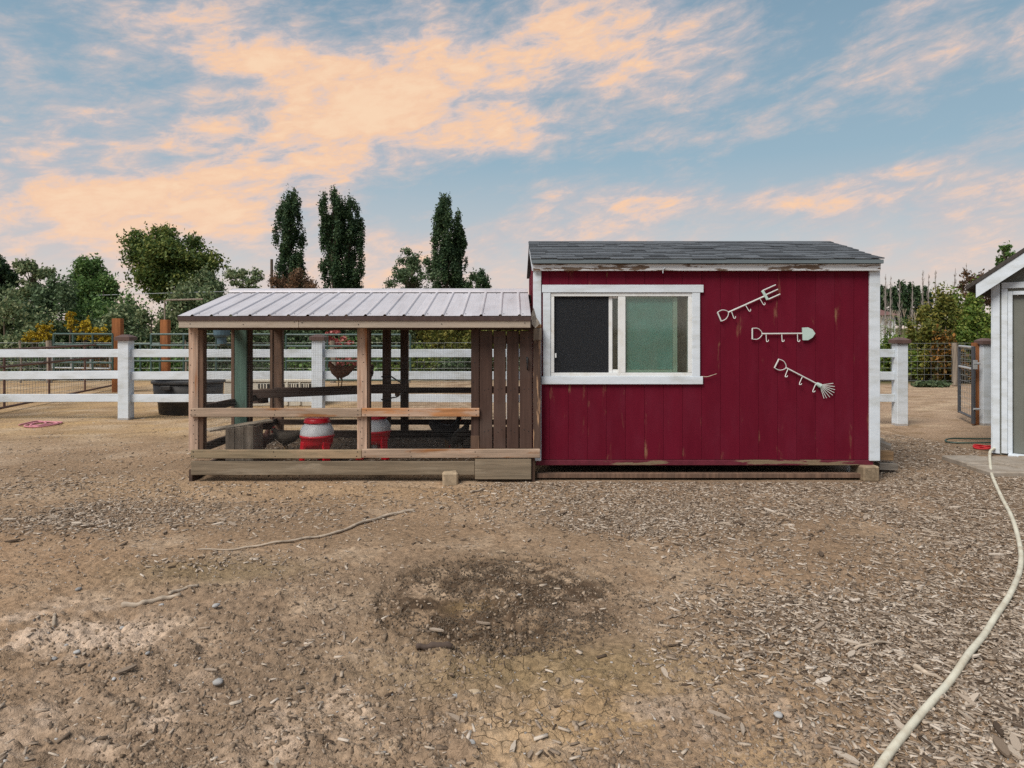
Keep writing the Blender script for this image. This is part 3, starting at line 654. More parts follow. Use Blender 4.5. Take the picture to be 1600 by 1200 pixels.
mk('inner_sash', cat([bx(1051.5, 1058.5, 463.5, 582, FY+.036, FY+.056), bx(978, 1051.2, 577.5, 582, FY+.037, FY+.056), bx(978, 1051.2, 463.5, 466.5, FY+.037, FY+.056)]), M['vinyl_green'], win)
mk('teal_backing', bx(978, 1051, 466.8, 577.2, FY+.042, FY+.05), M['teal_panel'], win)
mk('window_latch', bx(867, 869.5, 552, 559, FY-.004, FY+.011, .001), M['vinyl'], win)
mk('paint_strip', tube(smoothpath([(UX(u, FY-.01), FY-.02-.006*k, VZ(v, FY)) for k, (u, v) in enumerate(((1096, 588), (1104, 588.5), (1112, 586), (1119, 583.5)))], 4), [.004]*8+[.003]*4+[.001], 4), M['fascia_tan'], shed)
mk('paint_strip', tube(smoothpath([(UX(u, ye), ye-.01, VZ(v, ye)) for (u, v) in ((1039, 418), (1036, 421), (1035.5, 427))], 4), .004, 4), M['white'], shed)

# things tucked round the shed
mk('timber_block', obox((UX(1357.5, 7.26), 7.34, .082), [(1, .05, 0), (-.05, 1, 0), (0, 0, 1)], (.088, .13, .082), .014), M['block'], None, 'weathered timber block under the shed corner with white trim', 'block')
mk('concrete_lump', obox((UX(703, 7.08), 7.12, .055), [(.99, .12, .02), (-.12, .99, 0), (-.02, 0, 1)], (.082, .06, .075), .02), M['stone_tan'], None, 'squarish tan rock leaning against the coop skirt board', 'rock')
mk('lumber_piece', beam((UX(1362, 7.72), 7.72, .20), (UX(1393, 7.72), 7.72, .185), .10, .09), M['lumber_tan'], None, 'tan cut beam stacked beside the red shed, dark end out', 'lumber')
mk('lumber_piece', beam((UX(1360, 7.95), 7.95, .33), (UX(1392, 7.85), 7.85, .262), .045, .16), M['lumber_grey'], None, 'thin dark board laid sloping on top of the cut beam', 'lumber')
mk('lumber_piece', beam((UX(1373, 7.66), 7.70, .075), (UX(1402, 7.66), 7.70, .07), .075, .12), M['lumber_grey'], None, 'grey flat board lying under the cut beam', 'lumber')
mk('concrete_block', box(UX(1366, 8.9), UX(1379, 8.9), 8.85, 9.1, 0, .19, .01), M['paver'], None, 'pale concrete block beside the rear of the red shed', 'block')
mk('support_pipe', tube([(UX(1325, 7.6), 7.6, 0), (UX(1325, 7.6), 7.6, .17)], .02, 8), M['vinyl'], None, 'short white pipe standing in the gap under the shed', 'pipe')

# --- tool shaped hook racks on the shed wall
HY = FY-.022
def hp(u, v, y=HY): return (UX(u, y), y, VZ(v, y))
def dhandle(root, a, b, c, mat):
    mk('handle_grip', tube([hp(*a), hp(*b)], .008, 6), mat, root)
    a_, b_, c_ = np.array(a), np.array(b), np.array(c); ax = c_-(a_+b_)/2
    mk('handle_bow', tube([hp(*p) for p in smoothpath([a_, a_+ax*.5, a_+ax*.85+(b_-a_)*.22, c_, b_+ax*.85+(a_-b_)*.22, b_+ax*.5, b_], 5)], .0045, 6), mat, root)
def hook(root, a, b, mat):
    a_, b_ = np.array(a, float), np.array(b, float); d = (b_-a_)/np.linalg.norm(b_-a_); s = np.array((-d[1], d[0]))*(1 if d[1] > 0 and d[0] > -.1 else 1)
    s = -s if s[0] < 0 else s
    pts = [hp(*a_, HY), hp(*(b_-d*2), HY-.012), hp(*(b_+s*1), HY-.026), hp(*(b_+s*3-d*1), HY-.030), hp(*(b_+s*3.2-d*3), HY-.028)]
    mk('hook', tube(smoothpath(pts, 4), .0042, 6), mat, root)
fork = thing('fork_hook_rack', 'white metal hook rack shaped like a garden fork on red siding', 'hook rack', hp(1166, 476), 'tool shaped hook racks')
dhandle(fork, (1121, 488), (1127, 502), (1138, 488), M['hook']); mk('shaft', tube([hp(1138, 488), hp(1194, 463)], .008, 6), M['hook'], fork)
mk('crossbar', beam(hp(1191, 454), hp(1199.5, 468.5), .016, .03, (0, 1, 0)), M['hook_green'], fork)
for a, b in (((1192, 454), (1212, 445)), ((1196, 461), (1215.5, 452)), ((1200, 468), (1219, 459.5))): mk('tine', tube([hp(*a), hp(*b)], [.0075, .006], 6), M['hook'], fork)
for a, b in (((1143, 487), (1147, 498)), ((1165, 477), (1171, 487)), ((1187.5, 467), (1193.5, 477))): hook(fork, a, b, M['hook'])
shov = thing('shovel_hook_rack', 'white metal hook rack shaped like a shovel with pale green blade', 'hook rack', hp(1222, 521), 'tool shaped hook racks')
dhandle(shov, (1175.5, 513), (1175.5, 530), (1191, 521.5), M['hook']); mk('shaft', tube([hp(1190, 521.5), hp(1254, 521)], .0075, 6), M['hook'], shov)
arc = [(1253, 512), (1262, 511.5), (1269, 514.5), (1273.5, 521), (1269, 527.5), (1262, 531.5), (1254, 531.5)]
poly = [(hp(u, v)[0], hp(u, v)[2]) for u, v in arc]
mk('blade', prism(poly, HY-.009, HY+.004), M['hook_green'], shov)
for u in (1197, 1221.5, 1246): hook(shov, (u, 522), (u+.6, 534), M['hook'])
rake = thing('rake_hook_rack', 'white metal hook rack shaped like a fan rake below the shovel', 'hook rack', hp(1252, 588), 'tool shaped hook racks')
dhandle(rake, (1217, 561), (1210, 575), (1228, 574.5), M['hook']); mk('shaft', tube([hp(1228, 574.5), hp(1280, 601.5)], .0075, 6), M['hook'], rake)
mk('collar', tube([hp(1276, 599.5), hp(1282, 603)], [.018, .026], 8), M['hook_green'], rake)
for q in ((1302, 599), (1304, 604), (1304.5, 609), (1303.5, 613.5), (1301, 617.5), (1296.5, 620.5), (1291.5, 622), (1287.5, 622.5)): mk('tine', tube([hp(1281, 602), hp(*q)], [.0048, .004], 5), M['hook'], rake)
for a, b in (((1231, 577), (1226.5, 588.5)), ((1253.5, 589), (1248.5, 600.5)), ((1274.5, 600), (1269.5, 612))): hook(rake, a, b, M['hook'])

# ------------------------------------------------------------------ chicken coop
CY = 7.20
def cx(u, Y=CY): return UX(u, Y)
def cz(v, Y=CY): return VZ(v, Y)
coop = thing('chicken_coop', 'open weathered wooden chicken run with ribbed metal roof and wire sides', 'chicken coop', (-1.6, 8.4, 0))
CL, CR, CB = cx(295), cx(845), 9.74
zE = cz(514)
def post(u0, u1, v0, v1, mat, Y=CY, d=.04, name='post'): return mk(name, box(UX(u0, Y), UX(u1, Y), Y, Y+d, VZ(v1, Y), VZ(v0, Y)), mat, coop)
post(294.5, 309.5, 512, 705, M['post_pale']); post(310, 317.5, 513, 705, M['inner_brown'], CY+.012, .09)
post(558, 573.5, 512, 705, M['post_pale']); post(574, 577.5, 513, 705, M['inner_brown'], CY+.012, .09)
post(736, 748.5, 514, 692, M['door_brown']); post(735.5, 749, 681, 701, M['inner_brown'], CY-.012, .010)
post(833.3, 845, 532.5, 703, M['door_bare'], CY-.005, .045)
mk('post_head_block', box(cx(833), cx(846.5), CY-.02, CY+.09, cz(532), cz(513), .008), M['grey_wood_z'], coop)
mk('post_head_block', box(cx(834), cx(846), CY-.01, CY+.08, cz(512.7), cz(506.5), .006), M['lumber_tan'], coop)
RY = CY-.040
def rail(u0, u1, v0, v1, mat, name='rail', y0=RY, y1=CY-.002): return mk(name, box(UX(u0, y0), UX(u1, y0), y0, y1, VZ(v1, y0), VZ(v0, y0)), mat, coop)
rail(297.5, 564.7, 638, 651.5, M['rail_pale']); rail(565.2, 749, 638, 651, M['rail_orange'])
rail(298, 564.7, 703.3, 716.5, M['sill_olive'], 'bottom_rail'); rail(565.2, 844, 702, 715.5, M['rail_pale'], 'bottom_rail')
mk('skirt_board', box(cx(300), cx(742), CY-.028, CY+.012, cz(741.5), cz(720)), M['skirt'], coop)
mk('skirt_board', box(cx(742.5), cx(830), CY-.034, CY+.05, cz(748), cz(716)), M['skirt'], coop)
mk('skirt_post', box(cx(831), cx(836), CY, CY+.05, -.02, cz(716)), M['inner_dark'], coop)
mk('side_skirt_board', box(CL-.01, CL+.03, CY+.02, CB, -.03, .13), M['inner_dark_y'], coop)
# door of four boards
door = mk('door', cat([box(cx(749.5), cx(831), CY+.020, CY+.055, cz(v1, CY), cz(v0, CY)) for v0, v1 in ((524, 537), (604, 615), (668, 679))]), M['door_brown'], coop)
for k, (a, b) in enumerate(((749.5, 769.3), (771.3, 790.2), (791.9, 810.5), (812.1, 831.3))):
    mk('door_board', box(cx(a), cx(b), CY-.004, CY+.018, cz(700.5), cz(517)), M['door_brown'], door)
hb = np.array((cx(824), CY-.004, 0))
mk('door_handle', tube(smoothpath([(cx(823.5), CY-.004, cz(559)), (cx(823.8), CY-.03, cz(560.5)), (cx(823.8), CY-.034, cz(568)), (cx(824), CY-.026, cz(574)), (cx(824), CY-.005, cz(577))], 5), [.011]*10+[.008]*11, 8), M['iron'], door)
# interior posts and rails
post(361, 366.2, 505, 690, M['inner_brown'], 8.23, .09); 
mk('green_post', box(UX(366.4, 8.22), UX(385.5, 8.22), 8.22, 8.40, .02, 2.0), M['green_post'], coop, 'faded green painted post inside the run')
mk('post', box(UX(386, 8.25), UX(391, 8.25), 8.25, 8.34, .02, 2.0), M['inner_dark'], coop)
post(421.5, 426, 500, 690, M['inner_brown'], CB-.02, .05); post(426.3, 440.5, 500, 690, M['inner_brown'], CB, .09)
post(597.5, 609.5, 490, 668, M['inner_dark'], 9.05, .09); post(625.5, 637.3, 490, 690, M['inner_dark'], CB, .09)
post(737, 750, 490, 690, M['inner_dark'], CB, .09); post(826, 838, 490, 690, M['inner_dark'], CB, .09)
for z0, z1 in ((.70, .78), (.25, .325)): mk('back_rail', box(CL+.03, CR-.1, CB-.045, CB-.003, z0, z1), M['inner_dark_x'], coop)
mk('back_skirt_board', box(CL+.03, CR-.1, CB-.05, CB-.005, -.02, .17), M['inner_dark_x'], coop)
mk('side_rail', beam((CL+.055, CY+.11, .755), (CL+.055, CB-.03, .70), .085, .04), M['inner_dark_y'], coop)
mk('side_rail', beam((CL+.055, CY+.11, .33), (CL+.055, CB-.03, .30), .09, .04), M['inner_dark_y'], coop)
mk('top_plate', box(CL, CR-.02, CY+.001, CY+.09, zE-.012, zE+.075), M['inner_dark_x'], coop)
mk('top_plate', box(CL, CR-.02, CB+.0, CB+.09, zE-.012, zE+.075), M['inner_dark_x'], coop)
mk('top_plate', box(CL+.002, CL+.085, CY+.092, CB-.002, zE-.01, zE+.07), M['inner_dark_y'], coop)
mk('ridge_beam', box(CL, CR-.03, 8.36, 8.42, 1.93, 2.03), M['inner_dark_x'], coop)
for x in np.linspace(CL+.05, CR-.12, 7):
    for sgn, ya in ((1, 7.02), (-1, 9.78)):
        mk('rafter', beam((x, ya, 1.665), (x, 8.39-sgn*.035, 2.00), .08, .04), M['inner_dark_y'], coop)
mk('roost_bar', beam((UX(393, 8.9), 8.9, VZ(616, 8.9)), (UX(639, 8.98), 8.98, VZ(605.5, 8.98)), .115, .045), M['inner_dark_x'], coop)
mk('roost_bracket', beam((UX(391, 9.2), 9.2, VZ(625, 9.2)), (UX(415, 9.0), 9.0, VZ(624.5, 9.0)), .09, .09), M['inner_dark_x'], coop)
for pts in ([(596, 588.5, 9.03), (603, 589.5, 9.02), (610, 588, 9.04), (617, 592, 9.3), (628, 599, 9.7)], [(596, 624, 9.03), (604, 626.5, 9.02), (611, 622, 9.04), (620, 620, 9.3), (628, 614, 9.6)]):
    mk('rope_tie', tube(smoothpath([(UX(u, y), y, VZ(v, y)) for u, v, y in pts], 5), .010, 6), M['iron'], coop)
mk('wood_wedge', box(UX(617, 9.3), UX(624, 9.3), 9.3, 9.36, VZ(619, 9.3), VZ(609, 9.3)), M['lumber_tan'], coop)
# eaves and ribbed metal roof
EY_ = 7.0
xl, xr = UX(279, EY_), UX(829, EY_)
mk('fascia_board', box(xl, UX(466.5, EY_), EY_, EY_+.022, VZ(512.3, EY_), VZ(500.5, EY_)), M['fascia_tan'], coop)
mk('fascia_board', box(UX(466.8, EY_), xr, EY_+.002, EY_+.024, VZ(512.3, EY_), VZ(500.5, EY_)), M['fascia_tan'], coop)
mk('back_fascia_board', box(xl, xr, 9.78, 9.80, 1.63, 1.70), M['fascia_tan'], coop)
mk('drip_strip', box(xl-.006, xr+.004, EY_-.010, EY_-.002, VZ(501, EY_), VZ(494, EY_), .001), M['brown_metal'], coop)
mk('soffit_board', box(xl, xr-.01, EY_+.03, CY-.002, 1.645, 1.66), M['inner_dark_x'], coop)
rib = .197
def ribh(x):                                # height of the ribbed sheet across the roof
    t = ((x-xl+.05)/rib) % 1.0
    return np.interp(t, [0, .035, .085, .33, .35, .37, .62, .64, .66, .905, .955, 1.0], [.017, .017, 0, 0, .0012, 0, 0, .0012, 0, 0, .017, .017])
def roofpanel(x0, x1, front):
    bp = [xl-.05+(k+a)*rib for k in range(-1, 22) for a in (0, .045, .09, .33, .35, .37, .62, .64, .66, .895, .94)]
    xs = np.array(sorted([x0-.003, x1+.003]+[q for q in bp if x0 < q < x1])); hs = ribh(xs); V, F = [], []
    y0, z0, y1, z1 = (EY_-.014, VZ(494, EY_)+.002, 8.40, 2.078) if front else (9.82, VZ(494, EY_)+.002, 8.40, 2.078)
    for t in (0, .5, 1):
        for xx, h in zip(xs, hs): V.append((xx, y0+(y1-y0)*t, z0+(z1-z0)*t+h))
    m = len(xs); F = [[r*m+i, r*m+i+1, (r+1)*m+i+1, (r+1)*m+i] for r in range(2) for i in range(m-1)]
    return np.array(V), F
npan = 6; pw = (xr-xl)/npan
for k in range(npan):
    for fr in (True, False):
        V, F = roofpanel(xl+k*pw, xl+(k+1)*pw, fr); V = np.array(V); V[:, 2] += .0015*(k % 2)
        o = mk('roof_panel', (V, F), M['metal_roof'], coop); sm = o.modifiers.new('thick', 'SOLIDIFY'); sm.thickness = .0012
capV, capF = prism([(8.395-.135, 2.078-.020), (8.395-.128, 2.078+.002), (8.395, 2.078+.034), (8.395+.128, 2.078+.002), (8.395+.135, 2.078-.02), (8.395, 2.078+.027)], xl-.01, xr-.0)
mk('ridge_cap', (capV[:, [1, 0, 2]], capF), M['metal_roof'], coop)
scr = []
for k in range(19):
    for dxx, t in ((-.03, .06), (.05, .88), (-.055, .88)):
        x = xl+.02+k*rib+dxx*1.2
        if xl < x < xr:
            y, z = EY_-.014+1.414*t, VZ(494, EY_)+.002+(2.078-VZ(494, EY_)-.002)*t
            scr.append(lathe([(.007, -.002), (.007, .005), (.003, .007)], (x, y, z), 6))
mk('roof_screw_studs', cat(scr), M['iron'], coop, kind='stuff')
mk('bent_flashing', (np.array([(cx(829), 7.02, cz(505)), (cx(836), 7.1, cz(513)), (cx(838), 7.2, cz(496)), (cx(834), 7.25, cz(480)), (cx(829.5), 7.05, cz(492)), (cx(842), 7.16, cz(507)), (cx(844), 7.22, cz(505))]), [[0, 1, 2, 4], [4, 2, 3], [1, 5, 2], [5, 6, 2]]), M['grey_wood_x'], coop)
# nail heads on the front timbers
nl = []; rn = random.Random(4)
for u, v0, v1 in ((300, 520, 632), (304, 655, 700), (566, 520, 632), (563, 655, 700), (741, 525, 690)):
    for k in range(5): nl.append(((cx(u+rn.uniform(-3, 3)), CY-.001, cz(v0+(v1-v0)*(k+rn.random()*.6)/5)), 0))
for v in (641, 648, 706, 713):
    for u in (300, 304, 430, 560, 569, 640, 744): nl.append(((UX(u+rn.uniform(-3, 3), RY), RY-.001, VZ(v, RY)), 0))
for u in (297, 380, 460, 472, 560, 690, 820): nl.append(((UX(u, EY_), EY_-.001, VZ(505+rn.uniform(-2, 2), EY_)), 0))
for u in (757, 763, 778, 784, 798, 804, 819, 826):
    for v in (529, 609, 673): nl.append(((cx(u), CY-.005, cz(v+rn.uniform(-2, 2))), 0))
nv = []
for (p, _) in nl:
    V_, F_ = lathe([(.0052, -.002), (.0052, .0015), (.002, .0025)], (0, 0, 0), 6); V_ = V_[:, [0, 2, 1]]*np.array((1, -1, 1))+np.array(p); nv.append((V_, F_))
mk('nail_head_studs', cat(nv), M['iron'], coop, kind='stuff')
# wire netting
def netting(p0, du, dv, nu, nv, r, seed, wav=.002):
    rs = np.random.RandomState(seed); p0, du, dv = map(np.array, (p0, du, dv)); out = []
    nrm = np.cross(du, dv); nrm = nrm/np.linalg.norm(nrm)
    for n_, a, b in ((nu, du, dv), (nv, dv, du)):
        for k in range(n_+1):
            t = k/n_; q = [p0+a*t+b*s_+nrm*rs.normal(0, wav)+a/np.linalg.norm(a)*rs.normal(0, wav) for s_ in np.linspace(0, 1, 4)]
            out.append(tube(q, r, 3, False))
    return cat(out)
def net(name, *a, **k): mk(name, netting(*a, **k), M['wire_dark'], coop, kind='stuff')
zn0, zn1 = cz(704), cz(514)
xa, xb, xc, xd = cx(309), cx(559), cx(574), cx(737)
net('wire_netting', (xa, CY+.03, zn0), (xb-xa, 0, 0), (0, 0, zn1-zn0), int((xb-xa)/.0135), int((zn1-zn0)/.0135), .00033, 1)
net('wire_netting', (xc, CY+.03, zn0), (xd-xc, 0, 0), (0, 0, zn1-zn0), int((xd-xc)/.0135), int((zn1-zn0)/.0135), .00033, 2)
net('wire_netting', (CL+.09, CB+.03, 0.1), (CR-CL-.2, 0, 0), (0, 0, 1.5), 110, 50, .0006, 3, wav=.004)
net('wire_netting', (CL+.08, CY+.1, 0.1), (0, CB-CY-.1, 0), (0, 0, 1.5), 90, 55, .0006, 4)

# ------------------------------------------------------------------ in the run
IZ = .075
# wooden step with sloping plank
st = thing('wooden_step', 'weathered plank sloping over a grey wooden box inside the run', 'step', (UX(373, 7.75), 7.8, IZ))
for a, b in ((352, 366.5), (367, 381), (381.5, 396)):
    mk('front_board', box(UX(a, 7.7), UX(b, 7.7), 7.7, 7.725, IZ-.02, VZ(667.5+(372-(a+b)/2)*.12, 7.7)), M['grey_wood_z'], st)
mk('side_board', box(UX(395.5, 7.73), UX(397.5, 7.73), 7.727, 8.0, IZ-.02, VZ(667, 7.73)), M['grey_wood_z'], st)
mk('plank', beam((UX(324, 7.66), 7.66, VZ(672.5, 7.66)), (UX(424, 8.1), 8.1, VZ(657, 8.1)), .024, .16), M['grey_wood_x'], st)
mk('underside_beam', beam((UX(395, 7.9), 7.9, VZ(668, 7.9)), (UX(424, 8.15), 8.15, VZ(666, 8.15)), .07, .05), M['inner_dark_x'], st)
def feeder(u, Y, vtop, label):
    x = UX(u, Y); t = thing('poultry_drinker', label, 'poultry drinker', (x, Y, IZ), 'red and grey poultry drinkers')
    k = 1.0
    mk('reservoir', lathe([(.10, .31), (.187, .312), (.190, .345), (.186, .38), (.165, .43), (.135, .455), (.13, .47), (.02, .472)], (x, Y, IZ), 28), M['grey_plastic'], t, smooth=True)
    mk('lid', lathe([(.10, .468), (.15, .470), (.150, .478), (.143, .495), (.140, .512), (.13, .518), (.02, .520)], (x, Y, IZ), 28), M['red_plastic'], t, smooth=True)
    mk('bowl', lathe([(.150, .175), (.178, .245), (.186, .30), (.194, .305), (.194, .328), (.186, .330), (.15, .30), (.02, .24), (.02, .175)], (x, Y, IZ), 28), M['red_plastic'], t, smooth=True)
    mk('funnel', lathe([(.03, .05), (.035, .14), (.12, .235), (.02, .238)], (x, Y, IZ), 16), M['grey_plastic'], t, smooth=True)
    for a in (R(-140), R(-40), R(90)):
        ca, sa = math.cos(a), math.sin(a)
        lg = mk('leg', beam((x+.165*ca, Y+.165*sa, IZ+.26), (x+.185*ca, Y+.185*sa, IZ+.0), .085, .034, (-sa, ca, 0)), M['red_plastic'], t)
        mk('foot', obox((x+.205*ca, Y+.205*sa, IZ+.008), [(ca, sa, 0), (-sa, ca, 0), (0, 0, 1)], (.035, .032, .012)), M['red_plastic'], lg)
    return t
feeder(495.5, 7.85, 651, 'red legged drinker with grey dome and red lid, before the run centre')
feeder(585.5, 8.2, 651, 'red legged drinker with grey dome half hidden behind the centre post')

def henmat(name, a, b, head):
    m = bpy.data.materials.new(name); m.use_nodes = True; t = m.node_tree; t.nodes.clear(); g = G(t)
    co = g.n('ShaderNodeTexCoord').outputs['Object']; x, y, z = g.sep(co)
    c = g.mix(g.rng(g.noise(co, 45, 4, .7), .35, .65), a, b)
    c = g.mix(g.rng(x, .07, .17), c, head)
    c = g.mix(g.rng(z, .135, .10), c, (.30, .17, .05))
    bmp = g.n('ShaderNodeBump', {'Height': g.noise(g.v('MULTIPLY', co, (40, 70, 90)), 1, 4), 'Strength': .6, 'Distance': .01})
    p = g.n('ShaderNodeBsdfPrincipled', {'Base Color': c, 'Roughness': .7, 'Normal': bmp.outputs[0]})
    t.links.new(p.outputs[0], g.n('ShaderNodeOutputMaterial').inputs[0]); return m
M['comb'] = surf('hen_comb', (.33, .03, .025), rough=.6, var=.2)
M['beak'] = surf('hen_beak', (.30, .20, .09), rough=.5)
def hen(loc, yaw, mat, label, pose='stand', s=1.0):
    """body axis along local x; one skin of body, neck, head, tail and legs"""
    if pose == 'stand': axis = [(-.25, .40, .008, .02), (-.235, .385, .02, .05), (-.19, .34, .035, .07), (-.13, .29, .065, .085), (-.05, .255, .088, .095), (.04, .25, .088, .095), (.10, .275, .068, .08), (.135, .325, .042, .052), (.15, .375, .031, .036), (.165, .415, .030, .031), (.19, .425, .022, .022), (.205, .42, .008, .010)]; comb = (.17, .445); bk = (.205, .42)
    elif pose == 'hunch': axis = [(-.27, .345, .008, .014), (-.245, .33, .022, .036), (-.19, .30, .040, .055), (-.12, .265, .070, .08), (-.04, .245, .088, .098), (.04, .25, .088, .098), (.10, .278, .066, .076), (.135, .315, .044, .050), (.155, .350, .032, .034), (.175, .368, .029, .029), (.195, .362, .020, .020), (.21, .355, .009, .010)]; comb = (.18, .395); bk = (.21, .357)
    else: axis = [(-.22, .46, .008, .02), (-.21, .42, .02, .05), (-.18, .36, .035, .06), (-.13, .30, .065, .08), (-.05, .265, .088, .095), (.04, .24, .088, .092), (.10, .22, .068, .075), (.15, .185, .042, .050), (.185, .15, .032, .036), (.21, .115, .030, .030), (.23, .09, .020, .020), (.24, .08, .008, .008)]; comb = (.235, .135); bk = (.24, .08)
    P = np.array([(a, 0, b) for a, b, _, _ in axis]); T = np.gradient(P, axis=0); V, F = [], []; n = 12
    for i, (a, b, ry, rz) in enumerate(axis):
        tx, tz = T[i][0], T[i][2]; l = math.hypot(tx, tz); nx, nz = -tz/l, tx/l
        for k in range(n):
            t = 2*math.pi*k/n; V.append((a+nx*rz*math.sin(t), ry*math.cos(t), b+nz*rz*math.sin(t)))
    m = len(axis); F = [[i*n+k, i*n+(k+1) % n, (i+1)*n+(k+1) % n, (i+1)*n+k] for i in range(m-1) for k in range(n)]+[list(range(n))[::-1], [(m-1)*n+k for k in range(n)]]
    parts = [(np.array(V), F)]
    for sy in (-.045, .045):
        parts.append(tube([(.0, sy, .22), (.012, sy, .155), (-.012, sy, .11), (.0, sy, .012)], [.042, .026, .0095, .009], 8))
        for ta in (-.5, 0, .5): parts.append(tube([(-.005, sy, .012), (.055*math.cos(ta), sy+.055*math.sin(ta), .008)], [.009, .006], 6))
        parts.append(tube([(.005, sy, .012), (-.03, sy, .008)], [.009, .006], 6))
    root = thing('hen', label, 'hen', loc, 'hens in the run'); root.rotation_euler = (0, 0, yaw); root.scale = (s, s, s)
    def part(name, VF, mt, sm=True):
        me = npmesh(name, VF[0], VF[1]); me.materials.append(mt); o = bpy.data.objects.new(name, me); col.objects.link(o); o.parent = root
        me.polygons.foreach_set('use_smooth', [sm]*len(me.polygons)); return o
    b = part('body', cat(parts), mat); md = b.modifiers.new('skin', 'REMESH'); md.mode = 'VOXEL'; md.voxel_size = .0065; md.use_smooth_shade = True
    part('comb', prism([(comb[0]-.03, comb[1]-.02), (comb[0]-.025, comb[1]+.014), (comb[0]-.012, comb[1]+.004), (comb[0]-.004, comb[1]+.022), (comb[0]+.008, comb[1]+.004), (comb[0]+.018, comb[1]+.012), (comb[0]+.02, comb[1]-.018)], -.004, .004), M['comb'], False)
    part('beak', tube([(bk[0]-.012, 0, bk[1]), (bk[0]+.02, 0, bk[1]-.006)], [.011, .002], 6), M['beak'])
    for sy in (-.012, .012): part('wattle', lathe([(.003, -.03), (.010, -.022), (.008, -.005), (.002, 0)], (bk[0]-.012, sy, bk[1]-.008), 8), M['comb'])
    return root
H1 = henmat('hen_red_brown', (.13, .055, .03), (.22, .10, .05), (.26, .105, .04))
H2 = henmat('hen_dark_red', (.055, .02, .015), (.11, .04, .025), (.13, .04, .02))
H3 = henmat('hen_black', (.012, .012, .014), (.028, .027, .028), (.02, .02, .02))
H4 = henmat('hen_dark_brown', (.035, .026, .018), (.075, .055, .035), (.045, .035, .025))
rz0 = VZ(611, 8.93)+.055
hen((UX(531, 8.92), 8.92, rz0-.005), R(162), H1, 'red brown hen hunched on the roost bar', 'hunch', .82)
hen((UX(574.5, 8.96), 8.97, rz0-.004), R(75), H2, 'dark red hen on the roost, mostly hidden by the centre post', 'hunch', .72)
hen((UX(409, 8.25), 8.25, IZ), R(75), H2, 'dark red hen with red comb standing beside the plank step', 'stand', .80)
hen((UX(446, 8.5), 8.5, IZ-.02), R(178), H4, 'dark hen with red face stooping next to the drinker', 'hunch', .84)
hen((UX(699, 8.75), 8.75, IZ), R(25), H3, 'black hen with raised tail by the door side of the run', 'stand', .92)
hen((UX(718, 8.45), 8.45, IZ), R(240), H4, 'dark brown hen pecking with tail up next to the black hen', 'peck', .86)

# ------------------------------------------------------------------ white rail fence
WY = 12.1
def gz(x, y): return float(height(np.array([x], float), np.array([y], float))[0])
def fencepost(root, x, y, h, w=.19, wood_side=False):
    z = gz(x, y)
    p = mk('post', box(x-w/2, x+w/2, y-w/2, y+w/2, z-.1, z+h, .006), M['white'], root)
    mk('post_base', box(x-w/2-.004, x+w/2+.004, y-w/2-.004, y+w/2+.004, z-.1, z+.045, .01), M['stone'], p)
    c = w/2+.035
    V = np.array([(x+sx*c, y+sy*c, z+h+dz) for dz in (.001, .062) for sx, sy in ((-1, -1), (1, -1), (1, 1), (-1, 1))]+[(x+sx*c*.35, y+sy*c*.35, z+h+.105) for sx, sy in ((-1, -1), (1, -1), (1, 1), (-1, 1))])
    F = [[0, 1, 2, 3], [8, 9, 10, 11]]+[[r+i, r+(i+1) % 4, r+4+(i+1) % 4, r+4+i] for r in (0, 4) for i in range(4)]
    mk('post_cap', (V, F), M['cap_brown'], p)
fence = thing('rail_fence', 'white three rail fence with brown capped posts running behind the coop', 'fence', (0, WY, 0))
PX_ = [-17.1, -13.7, -10.29, -6.84, -3.43, 0.0, 3.43, 6.87]
for x in PX_: fencepost(fence, x, WY, 1.40 if x < 5 else 1.45)
for a, b in zip(PX_[:-1], PX_[1:]):
    for z0, z1 in ((1.105, 1.245), (.715, .857), (.315, .452)):
        d = .004*random.Random(int(a*10+z0*100)).uniform(-1, 1)
        mk('rail', beam((a+.097, WY, (z0+z1)/2+d*3), (b-.097, WY, (z0+z1)/2-d*3), z1-z0, .042), M['white'], fence)
fence2 = thing('rail_fence', 'short end of white rail fence between gate and grey shed', 'fence', (8.4, WY, -.1))
fencepost(fence2, UX(1538.5, WY), WY, 1.43, .16)
mk('gate_post', box(UX(1523.5, WY+.02), UX(1531, WY+.02), WY+.02, WY+.13, -.2, 1.36), M['rust_post'], fence2)
for z0, z1 in ((1.10, 1.24), (.72, .85), (.33, .455)): mk('rail', box(UX(1546, WY), 10.6, WY-.02, WY+.02, z0-.01, z1-.01), M['white'], fence2)
# steel gate standing open
ga, gb = np.array((UX(1522, 12.0), 12.02, 0)), np.array((UX(1499, 12.95), 12.95, 0))
gt = thing('walk_gate', 'charcoal steel walk gate with mesh standing open at the fence gap', 'gate', (ga[0], ga[1], -.05))
zg0, zg1 = .02, 1.30
mk('gate_stile', tube([ga+(0, 0, zg0-.08), ga+(0, 0, zg1)], .032, 10), M['gate_metal'], gt); mk('gate_stile', tube([gb+(0, 0, zg0), gb+(0, 0, zg1)], .03, 10), M['gate_metal'], gt)
for z, m_ in ((zg1-.02, 'galv'), (.90, 'galv'), (zg0+.02, 'gate_metal')): mk('gate_rail', tube([ga+(0, 0, z), gb+(0, 0, z)], .024, 8), M[m_], gt)
mk('hinge', tube([ga+(-.02, -.03, 1.0), ga+(.10, -.03, 1.0)], .018, 6), M['galv'], gt); mk('hinge', tube([ga+(-.02, -.03, .2), ga+(.10, -.03, .2)], .018, 6), M['galv'], gt)
mk('latch_plate', box(ga[0]-.03, ga[0]+.05, ga[1]-.04, ga[1]-.032, .90, 1.06), M['galv'], gt)
